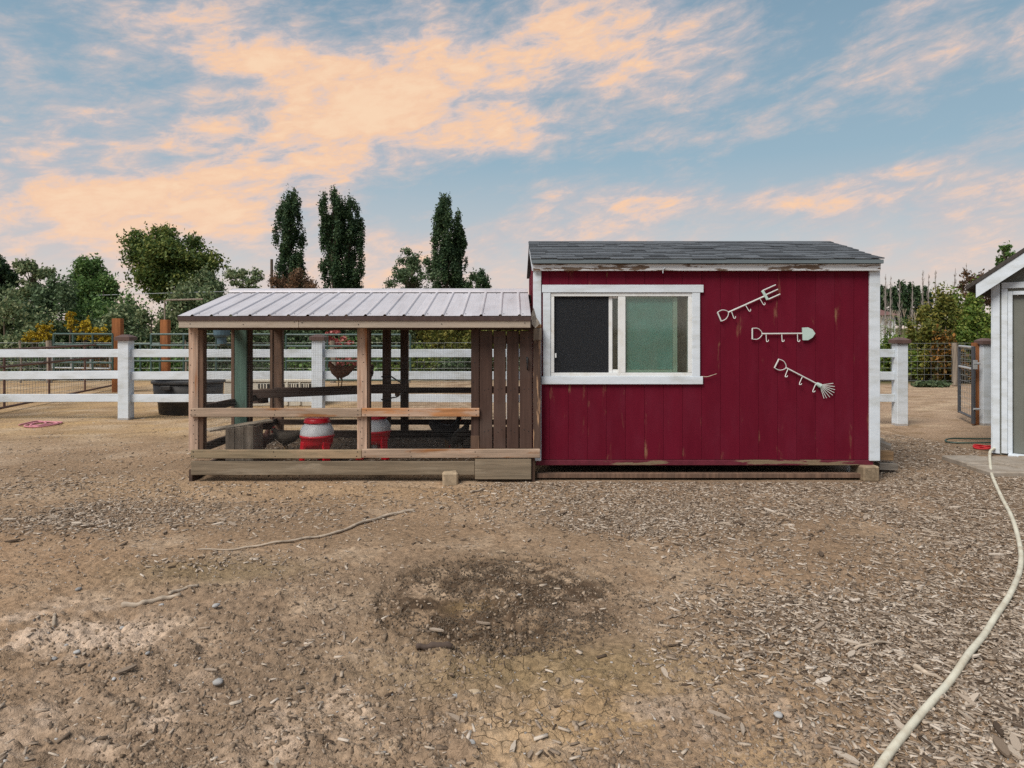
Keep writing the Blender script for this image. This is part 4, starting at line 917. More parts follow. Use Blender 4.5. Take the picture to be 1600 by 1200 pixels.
mk('gate_mesh_netting', netting(ga+(0, 0, .05), gb-ga, (0, 0, 1.2), 8, 12, .003, 8, .0), M['wire'], gt, kind='stuff')

# ------------------------------------------------------------------ livestock yard beyond the fence
tx, ty = UX(294, 12.95), 12.97
tank = thing('stock_tank', 'black rubber oval stock tank behind the white fence', 'stock tank', (tx, ty, 0))
def oval(prof): return lathe(prof, (tx, ty, 0), 40, 1.0, .78)
mk('tub', oval([(.50, .005), (.53, .02), (.555, .27), (.60, .275), (.615, .30), (.635, .58), (.60, .59), (.57, .30), (.50, .06), (.02, .05)]), M['black_plastic'], tank, smooth=True)
mk('rim', oval([(.60, .585), (.665, .585), (.672, .60), (.668, .63), (.645, .642), (.605, .636), (.60, .59)][:7]), M['black_plastic'], tank, smooth=False)
mk('lug', obox((tx-.16, ty-.54, .53), np.eye(3), (.09, .035, .04), .01), M['black_plastic'], tank)
crx0, crx1, cy0, cy1 = UX(350, 14.1), UX(491, 14.1), 14.1, 14.9
crate = thing('poultry_crate', 'cream plastic crate with slotted vents standing behind the coop', 'crate', ((crx0+crx1)/2, 14.5, 0))
mk('crate_body', box(crx0, crx1, cy0, cy1, .0, .50, .02), M['cream_plastic'], crate)
mk('crate_lid', box(crx0-.02, crx1+.02, cy0-.02, cy1+.02, .503, .57, .02), M['cream_plastic'], crate)
for u0, u1 in ((403, 421), (430, 444), (452, 466), (471.5, 485.5)):
    vt = mk('vent', box(UX(u0, 14.08), UX(u1, 14.08), 14.085, 14.098, .375, .47, .002), M['slot_dark'], crate)
    for k in range(1, 4):
        x = UX(u0+(u1-u0)*k/4, 14.08); mk('vent_bar', box(x-.012, x+.012, 14.07, 14.084, .375, .47, .002), M['cream_plastic'], vt)
for u in (425, 448, 468, 488): mk('crate_rib', box(UX(u, 14.07)-.02, UX(u, 14.07)+.02, 14.07, 14.098, .03, .50, .004), M['cream_plastic'], crate)
# pipe panels
def panel(name, label, a, b, zs, nv, mat, r=.022, vz=None, group=None, mesh=None):
    a, b = np.array((*a, 0.)), np.array((*b, 0.)); t = thing(name, label, 'livestock panel', tuple((a+b)/2), group)
    for z in zs: mk('panel_rail', tube([a+(0, 0, z), b+(0, 0, z)], r, 8), mat, t)
    for k in range(nv+1):
        p = a+(b-a)*k/nv; mk('panel_upright', tube([p+(0, 0, zs[-1]), p+(0, 0, zs[0])], r*.95, 8), mat, t)
    if mesh: mk('panel_wire_netting', netting(a+(0, 0, zs[-1]), b-a, (0, 0, zs[0]-zs[-1]), mesh[0], mesh[1], .003, 5, 0), M['wire'], t, kind='stuff')
    return t
def gp(u, Y): return (UX(u, Y), Y)
panel('livestock_panel', 'brown pipe and mesh panel slanting away at the near end of the yard', (-9.45, 11.4), gp(178, 18.2), (1.20, .88, .10), 4, M['brown_tube'], .024, mesh=(60, 12))
panel('livestock_panel', 'green tube gate propped before the yellow leaved bushes', gp(84, 17.4), gp(176, 17.0), (1.47, 1.20, .75, .40), 3, M['green_tube'], .026, group='green tube livestock panels')
panel('livestock_panel', 'green tube panel between the two rust brown posts', gp(189, 17.1), gp(250, 17.0), (1.22, .80, .42), 2, M['green_tube'], .026, group='green tube livestock panels')
panel('livestock_panel', 'green tube panel beyond the stock tank beside a rust brown post', gp(236, 16.6), gp(440, 16.6), (1.47, 1.20, .82, .40), 4, M['green_tube'], .026, group='green tube livestock panels')
panel('livestock_panel', 'green tube panel seen through the run behind the roost', gp(447, 16.6), gp(641, 16.6), (1.46, 1.18, .82, .36), 3, M['green_tube'], .026, group='green tube livestock panels')
panel('livestock_panel', 'low grey pipe panel lying behind the first rust brown post', gp(82, 18.4), gp(172, 18.0), (.95, .55), 3, M['galv'], .022)
for u0, u1, vt, lab in ((174.5, 188.5, 497.5, 'tall rust brown timber post beside the white fence post'), (250, 262, 499.5, 'rust brown timber post behind the stock tank')):
    Y = 17.2; mk('timber_post', cat([box(UX(u0, Y), UX(u1-2.5, Y), Y, Y+.17, -.05, VZ(vt, Y)), box(UX(u1-2.3, Y), UX(u1, Y), Y-.01, Y+.15, -.05, VZ(vt+.5, Y))]), M['rust_post'], None, lab, 'post')
# field wire fence with old posts
wf = thing('wire_fence', 'square mesh field fence of grey wire along the bushes', 'fence', (0, 20.2, 0))
wx = -26
for k in range(9): 
    x0 = -26+k*6; mk('wire_netting', netting((x0, 20.2, .06), (6, 0, 0), (0, 0, 1.12), 30, 6, .003, 40+k, .006), M['wire'], wf, kind='stuff')
for u in (32, 77, 290, 520, 640, 760, 1100, 1300, 1492, 1640):
    x = UX(u, 20.1); h = 1.25 if u != 1492 else 1.18
    mk('fence_post', tube([(x, 20.1, -.05), (x+.02, 20.1, h*.5), (x-.02, 20.1, h)], [.085, .08, .075] if u in (77, 1492, 520, 1100) else [.03, .03, .03], 8), M['old_post'], wf)
mk('dip_bottle', lathe([(.05, -.20), (.11, -.18), (.11, -.02), (.17, 0), (.19, .04), (.19, .2), (.12, .24), (.02, .25)], (UX(346.5, 16.5), 16.5, 1.42), 14), M['bottle_blue'], None, 'blue grey bucket hanging on the green tube panel', 'bucket')
# ------------------------------------------------------------------ grey shed
GY = 8.78
gx0 = UX(1551, GY); gx1 = gx0+3.05
gs = thing('grey_shed', 'grey sided shed with white trim and panelled door beyond the pavers', 'shed', (gx0, GY, 0)); gs.rotation_euler = (0, 0, R(-40))
def GX(u): return gx0+(u-1551)/150
tipx, tipz, ridx = gx0-.27, 2.166, gx0+1.52; sl = .745; ridz = tipz+sl*(ridx-tipx)
def rz2(x): return tipz+sl*((x-tipx) if x < ridx else (2*ridx-x-tipx))
dx0, dx1, dz1 = GX(1582), GX(1582)+.91, VZ(462, GY)
for k, (a, b, z0, z1) in enumerate(((gx0+.02, dx0-.05, 0, None), (dx1+.05, gx1, 0, None), (dx0-.05, dx1+.05, dz1+.05, None))):
    x = a
    while x < b-.001:                                             # vertical siding boards cut to the roof slope
        e = min(x+.2, b)
        poly = [(x+.002, z0 if k < 2 else z0), (e-.002, z0), (e-.002, rz2(e)-.11), (x+.002, rz2(x)-.11)]
        mk('siding_board', prism(poly, GY, GY+.02), M['grey_siding'], gs); x = e
mk('side_wall', box(gx0+.02, gx0+.06, GY+.021, 12.0, 0, 2.3), M['grey_siding'], gs); mk('side_wall', box(gx1-.06, gx1-.02, GY+.021, 12.0, 0, 2.3), M['grey_siding'], gs); mk('back_wall', box(gx0+.07, gx1-.07, 11.95, 11.99, 0, 2.3), M['grey_siding'], gs)
mk('corner_trim', box(gx0, GX(1562.5), GY-.022, GY-.002, .02, rz2(gx0+.05)-.13), M['white'], gs)
mk('corner_trim', box(gx0-.016, gx0+.004, GY-.018, GY+.09, .02, rz2(gx0)-.14), M['white'], gs)
ow = .20
def slab(x0, x1, dz0, dz1, y0, y1, mat, name, par=gs):
    P_ = [(x0, rz2(x0)+dz0), (x1, rz2(x1)+dz0), (x1, rz2(x1)+dz1), (x0, rz2(x0)+dz1)]
    return mk(name, prism(P_, y0, y1), mat, par)
YR = GY-ow
slab(tipx, ridx, -.055, 0, YR, 12.3, M['roof_dark'], 'roof'); slab(ridx+.001, 2*ridx-tipx, -.055, 0, YR, 12.3, M['roof_dark'], 'roof')
slab(tipx+.11, ridx, -.235, -.06, YR+.012, YR+.034, M['white'], 'rake_board'); slab(ridx+.002, 2*ridx-tipx-.11, -.235, -.06, YR+.012, YR+.034, M['white'], 'rake_board')
slab(tipx+.13, gx0+.1, -.11, -.062, YR+.04, 12.2, M['roof_dark'], 'soffit')
for k, (a, b) in enumerate(((GX(1565), GX(1574.5)), (dx1+.055, dx1+.13))): mk('door_trim', box(a, b, GY-.026, GY-.002, .03, dz1+.085), M['white'], gs)
mk('door_trim', box(GX(1565)+.001, dx1+.129, GY-.03, GY-.003, dz1+.0866, dz1+.165), M['white'], gs)
for a, b in ((GX(1574.7), dx0), (dx1, dx1+.053)): mk('door_jamb', box(a, b, GY-.012, GY+.06, .03, dz1+.05), M['white'], gs)
mk('door_jamb', box(dx0+.001, dx1-.001, GY-.01, GY+.06, dz1+.002, dz1+.05), M['white'], gs)
gd = mk('door', box(dx0+.004, dx1-.004, GY+.05, GY+.09, .035, dz1-.002), M['grey_door'], gs)
for r, (z0, z1) in enumerate(((.20, .78), (.92, 1.55), (1.66, 1.90))):
    for c_ in range(2):
        a = dx0+.115+c_*.36
        mk('door_panel_moulding', cat([box(a, a+.32, GY+.043, GY+.049, z0, z0+.025), box(a, a+.32, GY+.043, GY+.049, z1-.025, z1), box(a, a+.025, GY+.0432, GY+.049, z0+.026, z1-.026), box(a+.295, a+.32, GY+.0432, GY+.049, z0+.026, z1-.026)]), M['grey_door'], gd)
mk('door_knob', lathe([(.012, 0), (.012, .03), (.028, .045), (.028, .06), (.01, .07)], (dx1-.07, GY, .98), 12), M['galv'], gd)
mk('threshold', box(dx0-.04, dx1+.04, GY-.11, GY+.048, .0, .034), M['white'], gs)
# pavers
pid = 0
for i, (x0, x1) in enumerate(((5.26, 5.72), (5.735, 6.2), (6.215, 6.68))):
    for j, (y0, y1) in enumerate(((7.47, 7.90), (7.915, 8.40))):
        s_ = .0 if i else (.02 if j else -.01)
        lab = [['pale paver slab at the front corner of the doorstep', 'paver slab at the far corner of the doorstep nearest the gate'], ['front paver slab under the cream hose bend', 'paver slab by the white shed corner trim'], ['third front paver slab before the grey door', 'paver slab before the grey door threshold'], ['outermost front paver slab at the doorstep end', 'outermost rear paver slab at the doorstep end']][i][j]
        mk('paver_slab', box(x0+s_, x1, y0, y1, -.03, .050+.006*((i+2*j) % 3), .012), M['paver'], None, lab, 'paver', 'doorstep pavers')

# ------------------------------------------------------------------ hoses, rope, sticks, stones
def onground(pts, lift): 
    out = []
    for (u, v) in pts:
        x, y = gnd(u, v, .02); out.append((x, y, gz(x, y)+lift))
    return out
hosep = [(1556, 707), (1548, 712), (1546.5, 722), (1549, 740), (1556, 757), (1568, 783), (1577, 800), (1585, 822), (1592, 846), (1595.5, 870), (1593, 893), (1585, 915), (1573, 938), (1556, 963), (1537, 993), (1513, 1027), (1485, 1063), (1455, 1098), (1425, 1133), (1392, 1172), (1362, 1212), (1335, 1250)]
hp_ = np.array(onground(hosep, .014)); hp_[:3, 2] = .082
hp_[3, 2] = .03
mk('garden_hose', tube(smoothpath(hp_, 8), .0165, 10), M['hose_cream'], None, 'cream garden hose snaking from the grey shed across the mulch', 'hose', smooth=True, origin=None)
c0 = gnd(1545, 691); ring = [(c0[0]+.62*math.cos(t)*(1+.1*math.sin(2*t)), c0[1]+.22*math.sin(t), gz(c0[0], c0[1])+.03+.01*math.sin(3*t)) for t in np.linspace(.4, 2*math.pi-.2, 24)]
mk('garden_hose', tube(ring, .011, 8), M['hose_green'], None, 'dark green hose lying in a loop behind the grey shed corner', 'hose', smooth=True)
c0 = gnd(1541, 702); ring = [(c0[0]+(.14+.025*math.sin(2.3*t))*math.cos(t), c0[1]+(.12+.02*math.cos(1.7*t))*math.sin(t), .018+.0012*t+.006*math.sin(3.1*t)) for t in np.linspace(0, 6*math.pi, 60)]
mk('coiled_hose', tube(ring, .009, 8), M['hose_red'], None, 'small red hose coiled on the ground at the grey shed corner', 'hose', smooth=True)
rp = onground([(30, 665), (45, 661), (60, 658.5), (72, 662), (58, 666), (48, 664), (66, 660), (84, 660), (97, 660.5), (86, 663.5), (70, 666.5), (52, 667.5), (38, 666), (52, 662), (76, 660), (90, 662), (70, 664), (45, 666)], .02)
mk('rope', tube(smoothpath(np.array(rp), 6), .013, 6), M['rope_pink'], None, 'faded pink rope in a tangle on the soil before the fence', 'rope', smooth=True)
def stickobj(pts, r, mat, label, rs_=None, lift=.012):
    q = smoothpath(np.array(onground(pts, lift)), 6); rr = np.linspace(r[0], r[1], len(q)); q[:, 2] += .004*np.sin(np.arange(len(q))*.9)
    mk('stick', tube(q, rr*(1+.12*np.sin(np.arange(len(q))*1.7)), 7), mat, None, label, 'stick', smooth=True)
stickobj([(308, 859), (365, 858), (402, 853), (445, 846), (485, 838), (525, 830), (560, 818), (598, 806), (626, 800), (648, 797)], (.006, .015), M['stick'], 'long curved pale branch lying on bare soil before the coop')
stickobj([(191, 946), (215, 945), (236, 940), (262, 935), (283, 932)], (.018, .012), M['stick'], 'forked pale stick on the soil, longer of two')
stickobj([(264, 932), (285, 925), (310, 918)], (.012, .010), M['stick'], 'short pale stick crossing the end of a longer one')
stickobj([(84, 975), (85, 966), (87, 957)], (.010, .009), M['stick'], 'small upright lying twig on smooth tan soil')
stickobj([(650, 1013), (668, 1011), (688, 1012), (706, 1013)], (.014, .019), M['stick_dark'], 'dark wet log piece at the rim of the mud ring', lift=.014)
stickobj([(1335, 1013), (1360, 1007), (1395, 1002)], (.008, .006), M['stick'], 'thin splinter stick among mulch before the shed')
stickobj([(1428, 1040), (1452, 1052), (1474, 1060)], (.014, .007), M['stick'], 'reddish splinter stick beside the cream hose')
stickobj([(735, 769), (748, 766), (757, 763)], (.012, .008), M['stick'], 'pale twig before the coop door')
st_me = []
for k in range(4):
    bm = bmesh.new(); bmesh.ops.create_icosphere(bm, subdivisions=2, radius=1); rs = np.random.RandomState(k+5)
    for v in bm.verts: v.co = Vector(np.array(v.co)*(1+.13*math.sin(3*v.co.x+k)+.12*math.cos(4*v.co.y-k*2)))
    me = bpy.data.meshes.new('stone'); bm.to_mesh(me); bm.free(); me.polygons.foreach_set('use_smooth', [True]*len(me.polygons)); me.materials.append(M['stone'] if k < 3 else M['stone_tan']); st_me.append(me)
STN = [(123, 923, .022, 0, 'dark grey pebble on the smooth tan soil'), (252, 951, .017, 1, 'grey pebble just below the forked stick'), (338, 956, .024, 0, 'oval grey pebble beyond the end of the sticks'), (191, 985, .018, 1, 'grey pebble below the two sticks'), (103, 1014, .012, 2, 'tiny grey pebble on darker soil'), (120, 1028, .018, 2, 'pale pebble in a small cluster of three'), (85, 1032, .017, 1, 'bluish pebble in a small cluster of three'), (231, 1029, .015, 0, 'grey pebble on pale crusted soil'), (341, 1079, .026, 2, 'flat pale stone on crusted soil'), (178, 1070, .014, 0, 'small stone low on pale crust'),
       (735, 1161, .022, 1, 'rounded grey stone on ochre mud'), (707, 1163, .015, 0, 'small dark stone beside a rounded grey one'), (711, 1091, .018, 2, 'white stone at the cracked mud'), (740, 1083, .036, 3, 'flat tan rock on the cracked mud'), (812, 935, .013, 0, 'blue grey pebble in the mud ring'), (1216, 1124, .022, 2, 'oval pale piece on muddy ground'), (1352, 1103, .014, 2, 'white pebble beside the hose foot'), (1240, 913, .014, 2, 'white pebble in the mulch'), (785, 867, .02, 3, 'tan flake at the far edge of the mud ring')]
for (u, v, r_, k, lab) in STN:
    x, y = gnd(u, v); inst('stone', st_me[k], (x, y, gz(x, y)+r_*.35), None, (0, 0, u*.7), (r_*1.0, r_*.75, r_*.48), label=lab, cat='stone', group='stones on the yard soil')

# ------------------------------------------------------------------ vegetation
def leafquads(P, size, rs, aspect=.55, out=None):
    n = len(P); a = rs.normal(size=(n, 3)); a /= np.linalg.norm(a, axis=1)[:, None]
    b = rs.normal(size=(n, 3)); b -= a*(a*b).sum(1)[:, None]; b /= np.linalg.norm(b, axis=1)[:, None]
    s = (size*rs.uniform(.6, 1.35, n))[:, None]
    V = np.stack([P-a*s, P-b*s*aspect, P+a*s, P+b*s*aspect], 1).reshape(-1, 3)
    return V, np.arange(4*n).reshape(-1, 4)
def cloud(blobs, n, rs, shell=.5, gaps=.0, fs=1.0):
    B = np.array(blobs); w = (B[:, 3]*B[:, 4]+B[:, 4]*B[:, 5]+B[:, 3]*B[:, 5]); w /= w.sum()
    k = rs.choice(len(B), n, p=w); d = rs.normal(size=(n, 3)); d /= np.linalg.norm(d, axis=1)[:, None]
    r = rs.rand(n)**shell*(1+.25*rs.normal(size=n)); P = B[k, :3]+d*B[k, 3:]*r[:, None]
    return P
def grow(name, label, cat_, u0, u1, vt, Y, shape, leaf, n, size, seed, vb=None, group=None, trunk=True, D=None, bark='bark'):
    rs = np.random.RandomState(seed); xc = UX((u0+u1)/2, Y); rx = (u1-u0)/2*Y/1067; zt_ = VZ(vt, Y); zb_ = 0 if vb is None else VZ(vb, Y)
    D = D or rx; t = thing(name, label, cat_, (xc, Y, 0), group); B = []
    if shape == 'round':
        zc, rz = (zt_+zb_)/2, (zt_-zb_)/2
        for k in range(30):
            d = rs.normal(size=3); d /= np.linalg.norm(d); f = rs.uniform(.40, .80); q = rs.uniform(.20, .34)
            B.append((xc+d[0]*rx*f, Y+d[1]*D*f, zc+d[2]*rz*f, rx*q, D*q, rz*q*.85))
    elif shape == 'poplar':
        H = zt_-zb_
        for k in range(95):
            f = rs.rand(); wd = min(1, (1-f)*5.0+.30)*min(1, .85+f); a = rs.uniform(0, 6.283); rr = rx*wd*rs.uniform(.0, 1.0)**.6
            h = H*rs.uniform(.06, .12); B.append((xc+rr*math.cos(a), Y+rr*math.sin(a)*D/rx, zb_+H*(.02+.93*f)-h*.2, rx*.27*(.5+.5*wd), rx*.27, h))
    elif shape == 'loose':
        zc, rz = (zt_+zb_)/2, (zt_-zb_)/2
        for k in range(44):
            d = rs.uniform(-1, 1, 3); w_ = 1-.45*max(0, d[2]); q = rs.uniform(.08, .24)
            B.append((xc+d[0]*rx*.88*w_, Y+d[1]*D*.8, zc+d[2]*rz*.9, rx*q*1.25, rx*q, rz*q*.9))
    else:                                                            # shrub from the ground up, lumpy top
        for k in range(32):
            x = rs.uniform(-1, 1); top = (1-.38*abs(x)**2)*rs.uniform(.45, .95); q = rs.uniform(.18, .32)
            B.append((xc+x*rx, Y+rs.uniform(-.7, .7)*D, zb_+(zt_-zb_)*min(.92, 1.12*top)*rs.uniform(.25, 1), rx*q, D*q, (zt_-zb_)*rs.uniform(.13, .24)))
    n = int(n*(2.3 if shape == 'poplar' else 1.9)); size = size*.62
    P = cloud(B, n, rs); P = P[P[:, 2] > .02]
    # sprays poking out of the outline
    m = max(10, n//60); k = rs.choice(len(P), m); 
    ext = np.concatenate([P[k]+np.array((0, 0, 1.))*size*j*1.3+rs.normal(size=(m, 3))*size*.5 for j in range(1, 4)])
    V, F = leafquads(np.vstack([P, ext]), size, rs)
    mk('crown' if cat_ == 'tree' else 'foliage', (V, F), L[leaf], t, kind=None)
    if trunk:
        H = zt_; r0 = max(.05, H*.018); parts = [tube([(xc, Y, -.1), (xc+.01*H, Y, H*.3), (xc-.01*H, Y, H*.6), (xc, Y, H*.88)], [r0, r0*.8, r0*.5, r0*.12], 8)]
        for b in B[:(40 if shape == 'loose' else 16):1 if cat_ == 'tree' else 3]:
            z0 = max(.1, b[2]-abs(b[0]-xc)*.8-H*.12); z0 = min(z0, H*.7)
            parts.append(tube([(xc, Y, z0), ((xc+b[0])/2, (Y+b[1])/2, (z0+b[2])/2+.03*H), tuple(b[:3])], [r0*.26, r0*.15, r0*.04], 5))
        mk('trunk', cat(parts), M[bark], t)
    return t
# trees against the sky
grow('broad_tree', 'big round dark green broadleaf tree rising above the hedge', 'tree', 184, 340, 343, 44, 'round', 'tree', 15000, .17, 101, vb=486)
grow('poplar_tree', 'lone slender poplar beside the utility pole', 'tree', 432, 475, 296, 62, 'poplar', 'poplar', 9000, .17, 102, vb=462, group='tall poplars')
grow('poplar_tree', 'taller poplar of the touching pair', 'tree', 500, 541, 291, 62, 'poplar', 'poplar', 9000, .17, 103, vb=470, group='tall poplars')
grow('poplar_tree', 'lower poplar of the touching pair', 'tree', 526, 567, 301, 63, 'poplar', 'poplar', 8000, .17, 104, vb=470, group='tall poplars')
grow('poplar_tree', 'poplar behind the metal roof next to the shed', 'tree', 674, 719, 304, 62, 'poplar', 'poplar', 9000, .17, 105, vb=470, group='tall poplars')
grow('poplar_tree', 'short side stem poplar leaning on the one next to the shed', 'tree', 706, 729, 346, 62.5, 'poplar', 'poplar', 3500, .17, 106, vb=470, group='tall poplars')
grow('loose_tree', 'thin open crowned tree at the foot of the poplars', 'tree', 606, 684, 386, 52, 'loose', 'darkshrub', 3600, .15, 107, vb=470)
grow('dark_conifer', 'small dark bushy tree showing over the metal roof near the shed', 'tree', 726, 772, 419, 55, 'round', 'poplar', 3000, .15, 108, vb=480)
grow('shrub', 'red tinged bush under the lone poplar', 'shrub', 424, 492, 424, 50, 'shrub', 'brown', 3800, .14, 109, vb=475)
grow('feather_tree', 'dark feathery tree at the outer edge above the hedge', 'tree', -30, 28, 394, 38, 'round', 'poplar', 5200, .14, 110, vb=480)
grow('loose_tree', 'open greyish green tree next to the dark feathery one', 'tree', 18, 84, 407, 36, 'loose', 'hedge', 5200, .13, 111, vb=490)
grow('bushy_tree', 'upright mid green tree with ragged top', 'tree', 104, 188, 393, 33, 'round', 'mid', 9000, .12, 112, vb=520)
grow('shrub', 'grey green wispy bush under the big round tree', 'shrub', 272, 350, 426, 34, 'shrub', 'hedge', 5200, .12, 113, vb=500)
grow('shrub', 'pale green wispy bush next to the big round tree', 'shrub', 338, 424, 420, 32, 'loose', 'hedge', 3200, .11, 114, vb=500)
# hedge row behind the wire fence
HED = [(-72, 87, 450, 'hedge', 'grey green hedge bush at the outer end of the hedge row'), (33, 162, 436, 'darkshrub', 'dark spreading hedge bush with seed heads'), (106, 217, 438, 'mid', 'mid green hedge bush behind the first rust brown post'), (173, 302, 466, 'hedge', 'low rounded olive hedge bush between the rust brown posts'), (256, 392, 458, 'hedge', 'greyish hedge bush beyond the stock tank'),
       (338, 472, 464, 'darkshrub', 'dark hedge bush behind the green post'), (428, 557, 468, 'darkshrub', 'dark hedge bush behind the roost'), (513, 652, 472, 'hedge', 'grey green hedge bush behind the centre post'), (603, 737, 468, 'olive', 'yellow green vine covered bush behind the run'), (688, 827, 462, 'olive', 'yellow green bush seen beyond the coop door'), (788, 962, 458, 'hedge', 'hedge bush hidden behind the red shed')]
for k, (a, b, v, lf, lab) in enumerate(HED): grow('hedge_shrub', lab, 'shrub', a, b, v, 23.6+(k % 3)*.8, 'shrub', lf, 9000, .105, 200+k, group='hedge row behind the yard', D=1.3)
for k, (a, b, v, lf, lab) in enumerate(((-20, 60, 545, 'hedge', 'low weedy growth along the mesh fence, outermost'), (60, 130, 540, 'darkshrub', 'low dark growth behind the old grey fence post'), (130, 200, 545, 'autumn', 'low reddish growth behind the rust brown post'), (200, 300, 540, 'mid', 'low leafy growth beyond the stock tank rim'), (300, 420, 535, 'darkshrub', 'low dark growth behind the green post'), (420, 560, 540, 'mid', 'low leafy growth under the pink flowers'), (560, 700, 540, 'bright', 'low bright growth behind the roost'), (690, 810, 540, 'darkshrub', 'low dark growth beyond the coop door'))):
    grow('border_plant', lab, 'plant', a, b, v, 21.2, 'shrub', lf, 2600, .075, 240+k, group='low growth along the mesh fence', trunk=False, D=.5)
for k, (a, b, v0, v1, lab) in enumerate(((38, 78, 516, 535, 'low yellow leaved sprig at the hedge foot'), (56, 84, 508, 530, 'small yellow leaved sprig over the green gate end'), (103, 118, 487, 518, 'upright yellow leaved spray in the hedge'), (118, 146, 500, 532, 'bushy yellow leaved plant, largest of the yellow ones'), (142, 172, 510, 535, 'yellow leaved plant beside the rust brown post'))):
    grow('yellow_shrub', lab, 'shrub', a, b, v0, 22.3, 'loose', 'yellow', 520, .06, 260+k, vb=v1, group='yellow leaved plants in the hedge', trunk=True, D=.2)
# pink flowering bush
pf = thing('rose_bush', 'bush with large pink blooms seen through the run', 'shrub', (UX(540, 21), 21.0, 0)); rs = np.random.RandomState(71)
V, F = leafquads(cloud([(UX(u, 21), 21.0, VZ(v, 21), .7, .3, .45) for u, v in ((520, 570), (545, 548), (560, 575), (500, 585))], 2600, rs), .07, rs); mk('foliage', (V, F), L['mid'], pf)
for (u, v) in ((512, 523), (524, 519), (515, 531), (525, 533), (537, 528), (546, 536), (524, 565), (534, 565), (545, 562), (555, 566), (530, 540)):
    p = np.array((UX(u, 20.6), 20.6, VZ(v, 20.6))); V, F = leafquads(p+rs.normal(size=(60, 3))*.045, .05, rs, .8); mk('blossom', (V, F), L['pink'], pf)
# behind the gap beside the shed
RB = [(1432, 1512, 452, 22.5, 'olive', 'yellow green bush nearest the steel gate'), (1476, 1575, 454, 23.5, 'bright', 'light green bush beside the grey shed wall'), (1370, 1430, 520, 22.0, 'bright', 'low leafy bush below the corn beside the shed trim'), (1425, 1470, 505, 21.8, 'olive', 'yellow olive bush between corn and autumn bush'), (1450, 1505, 498, 21.4, 'autumn', 'orange tinged autumn bush behind the mesh fence'), (1490, 1566, 485, 21.6, 'bright', 'light green bush low behind the open gate'), (1540, 1660, 470, 24, 'hedge', 'bush behind the grey shed')]
for k, (a, b, v, Y, lf, lab) in enumerate(RB): grow('hedge_shrub', lab, 'shrub', a, b, v, Y, 'shrub', lf, 7500, .095, 300+k, group='bushes beyond the gate', D=.7)
grow('loose_tree', 'small sparse tree peeking over the grey shed roof', 'tree', 1556, 1584, 383, 30, 'loose', 'mid', 700, .10, 320, vb=420)
grow('loose_tree', 'brown leaved sparse tree beside the grey shed eave', 'tree', 1500, 1556, 424, 31, 'loose', 'brown', 1500, .10, 321, vb=480)
for k, (u, vt, lab) in enumerate(((1378, 446, 'first far poplar beside the shed trim'), (1394, 450, 'second far poplar, low one'), (1407, 440, 'far poplar, broadest of the row'), (1421, 441, 'far poplar above the brown roof'), (1432, 446, 'narrow far poplar past the brown roof'), (1446, 449, 'far poplar behind the dead stems'))):
    grow('far_poplar', lab, 'tree', u-10, u+10, vt, 95, 'poplar', 'poplar', 1700, .26, 330+k, vb=505, group='far row of poplars')
# corn
rs = np.random.RandomState(90); corn_me = []
for k in range(3):
    n = 8; V, F = [], []; Ln = .75; droop = (.5, .8, 1.1)[k]
    for i in range(n):
        t = i/(n-1); x = Ln*t*(1-.25*t*droop); z = .5*t-droop*t*t*.62; w = .045*math.sin(math.pi*min(1, .12+.88*t))**.6*(1-t*.55)
        V += [(x, -w, z+.012), (x, 0, z), (x, w, z+.012)]
    for i in range(n-1): F += [[3*i, 3*i+1, 3*i+4, 3*i+3], [3*i+1, 3*i+2, 3*i+5, 3*i+4]]
    me = npmesh('leaf', np.array(V), F); me.materials.append(L['corn']); me.polygons.foreach_set('use_smooth', [True]*len(me.polygons)); corn_me.append(me)
CORN = [(1376, 22.8, 'corn stalk hugging the shed trim'), (1386, 23.4, 'corn stalk below the far house roof'), (1396, 22.6, 'tall corn stalk left of the fence post cap'), (1404, 23.1, 'corn stalk straight above the fence post cap'), (1413, 22.5, 'corn stalk with drooping leaves past the fence post'), (1421, 23.2, 'corn stalk in the middle of the corn patch'), (1430, 22.6, 'corn stalk beside the yellow olive bush'), (1438, 23.3, 'outer corn stalk of the patch next to the yellow green bush')]
CORN[2] = (1396, 22.6, 'tall corn stalk just short of the fence post cap')
for u, Y, lab in CORN:
    x = UX(u, Y); h = rs.uniform(1.75, 2.15); t = thing('corn_plant', lab, 'corn', (x, Y, 0), 'corn plants beyond the fence')
    mk('stalk', tube([(x, Y, 0), (x+.02, Y, h*.6), (x, Y, h)], [.02, .015, .005], 6), L['corn'], t)
    for k in range(9): inst('leaf', corn_me[rs.randint(3)], (x, Y, h*(.22+.78*k/9)), t, (0, 0, k*2.6+rs.uniform(-.5, .5)), tuple([rs.uniform(.75, 1.1)]*3))
    mk('tassel', cat([tube([(x, Y, h-.05), (x+.07*math.cos(a), Y+.07*math.sin(a), h+.22)], [.008, .004], 4) for a in np.linspace(0, 5, 5)]), M['stick'], t)
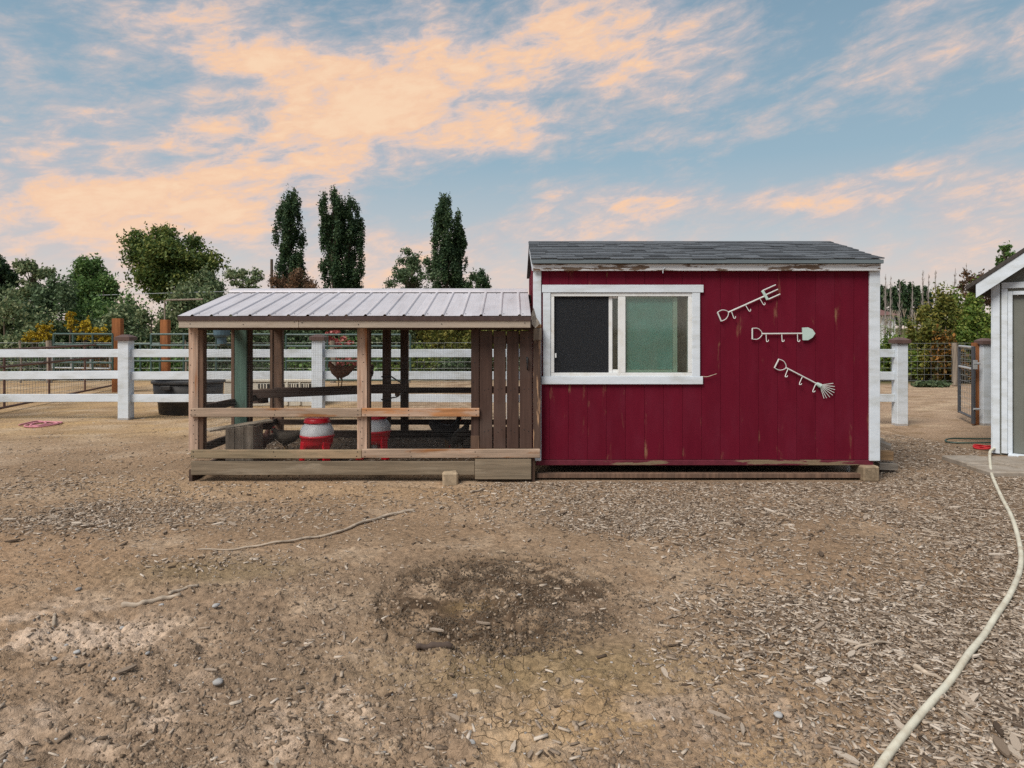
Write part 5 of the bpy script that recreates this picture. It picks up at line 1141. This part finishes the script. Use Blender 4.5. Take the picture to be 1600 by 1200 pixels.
# bleached dead stems
for k, (u, vt, lab) in enumerate(((1383, 428, 'bleached dead stem nearest the shed trim'), (1391, 431, 'dead stem second from the shed trim'), (1405, 436, 'dead stem rising over the far house'), (1441, 422, 'tallest dead stem behind the corn'), (1450, 428, 'dead stem next to the tallest one'), (1461, 422, 'thin dead stem over the yellow green bush'), (1487, 419, 'leaning dead stem above the light green bush'), (1509, 411, 'dead stem with side shoots by the grey shed eave'), (1425, 440, 'short dead stem before the far poplars'))):
    Y = 42; x = UX(u, Y); H = VZ(vt, Y); rs = np.random.RandomState(400+k); ln = UX(u+(6 if k == 6 else 1), Y)
    t = thing('dead_tree', lab, 'tree', (x, Y, 0), 'bleached dead trees'); mk('trunk', tube([(x, Y, -.1), (x*.7+ln*.3, Y, H*.55), (ln, Y, H)], [.07, .045, .010], 6), M['dead_bark'], t)
    parts = []
    for j in range(60):
        f = rs.uniform(.2, .96); p = np.array((x+(ln-x)*f, Y, H*f)); a = rs.uniform(0, 6.283); l = rs.uniform(.25, .7)*(1.15-f)
        parts.append(tube([p, p+(l*.35*math.cos(a), l*.35*math.sin(a), l*.6), p+(l*.45*math.cos(a), l*.45*math.sin(a), l*1.4)], [.016, .010, .004], 4))
    mk('branch_spray_foliage', cat(parts), M['dead_bark'], t)
# weed on the path
x, y = gnd(1456, 604, -.08); w_ = thing('weed_clump', 'low grey green weed clump on the path beyond the gate', 'weed', (x, y, gz(x, y))); rs = np.random.RandomState(77)
V, F = leafquads(cloud([(x+dx_, y, gz(x, y)+.08, .28, .2, .10) for dx_ in (-.3, 0, .25)], 900, rs)*np.array((1, 1, 1)), .055, rs); mk('foliage', (V, F), L['weed'], w_)
# far house, pole, overhead wire
hx0, hx1, HYY = UX(1340, 62), UX(1399, 62), 62
hs = thing('far_house', 'white house with brown hipped roof beyond the corn', 'house', ((hx0+hx1)/2, 64, 0))
mk('wall', box(hx0, hx1, HYY, HYY+6, 0, VZ(493, HYY)), M['house_white'], hs)
ra, rb = VZ(492.8, HYY), VZ(476, HYY); V = np.array([(hx0-.4, HYY-.4, ra), (hx1+.4, HYY-.4, ra), (hx1+.4, HYY+6.4, ra), (hx0-.4, HYY+6.4, ra), (hx0+1.2, HYY+3, rb), (hx1-1.2, HYY+3, rb)])
mk('roof', (V, [[0, 1, 5, 4], [1, 2, 5], [2, 3, 4, 5], [3, 0, 4], [0, 3, 2, 1]]), M['house_roof'], hs)
mk('window', box(hx0+.9, hx0+1.8, HYY-.03, HYY-.005, 1.2, 2.2), M['slot_dark'], hs)
mk('utility_pole', cat([tube([(UX(425, 58), 58, -.2), (UX(424.5, 58), 58, VZ(405, 58))], [.16, .12], 8)]), M['bark'], None, 'dark utility pole beside the lone poplar', 'pole')
mk('overhead_wire', tube([(UX(u, 30), 30, VZ(v, 30)) for u, v in ((150, 461.5), (207, 459.5), (280, 457.5), (350, 455.5), (430, 453))], .012, 5), M['galv'], None, 'thin overhead wire crossing before the big round tree', 'wire')
mk('pipe_frame', tube([(UX(289, 24), 22.6, VZ(545, 22.6)), (UX(289, 24), 22.6, VZ(470.5, 22.6)), (UX(292, 24), 22.6, VZ(469, 22.6)), (UX(345, 24), 22.6, VZ(467.5, 22.6))], .03, 6), M['old_post'], None, 'weathered grey pipe frame standing in the hedge', 'frame')
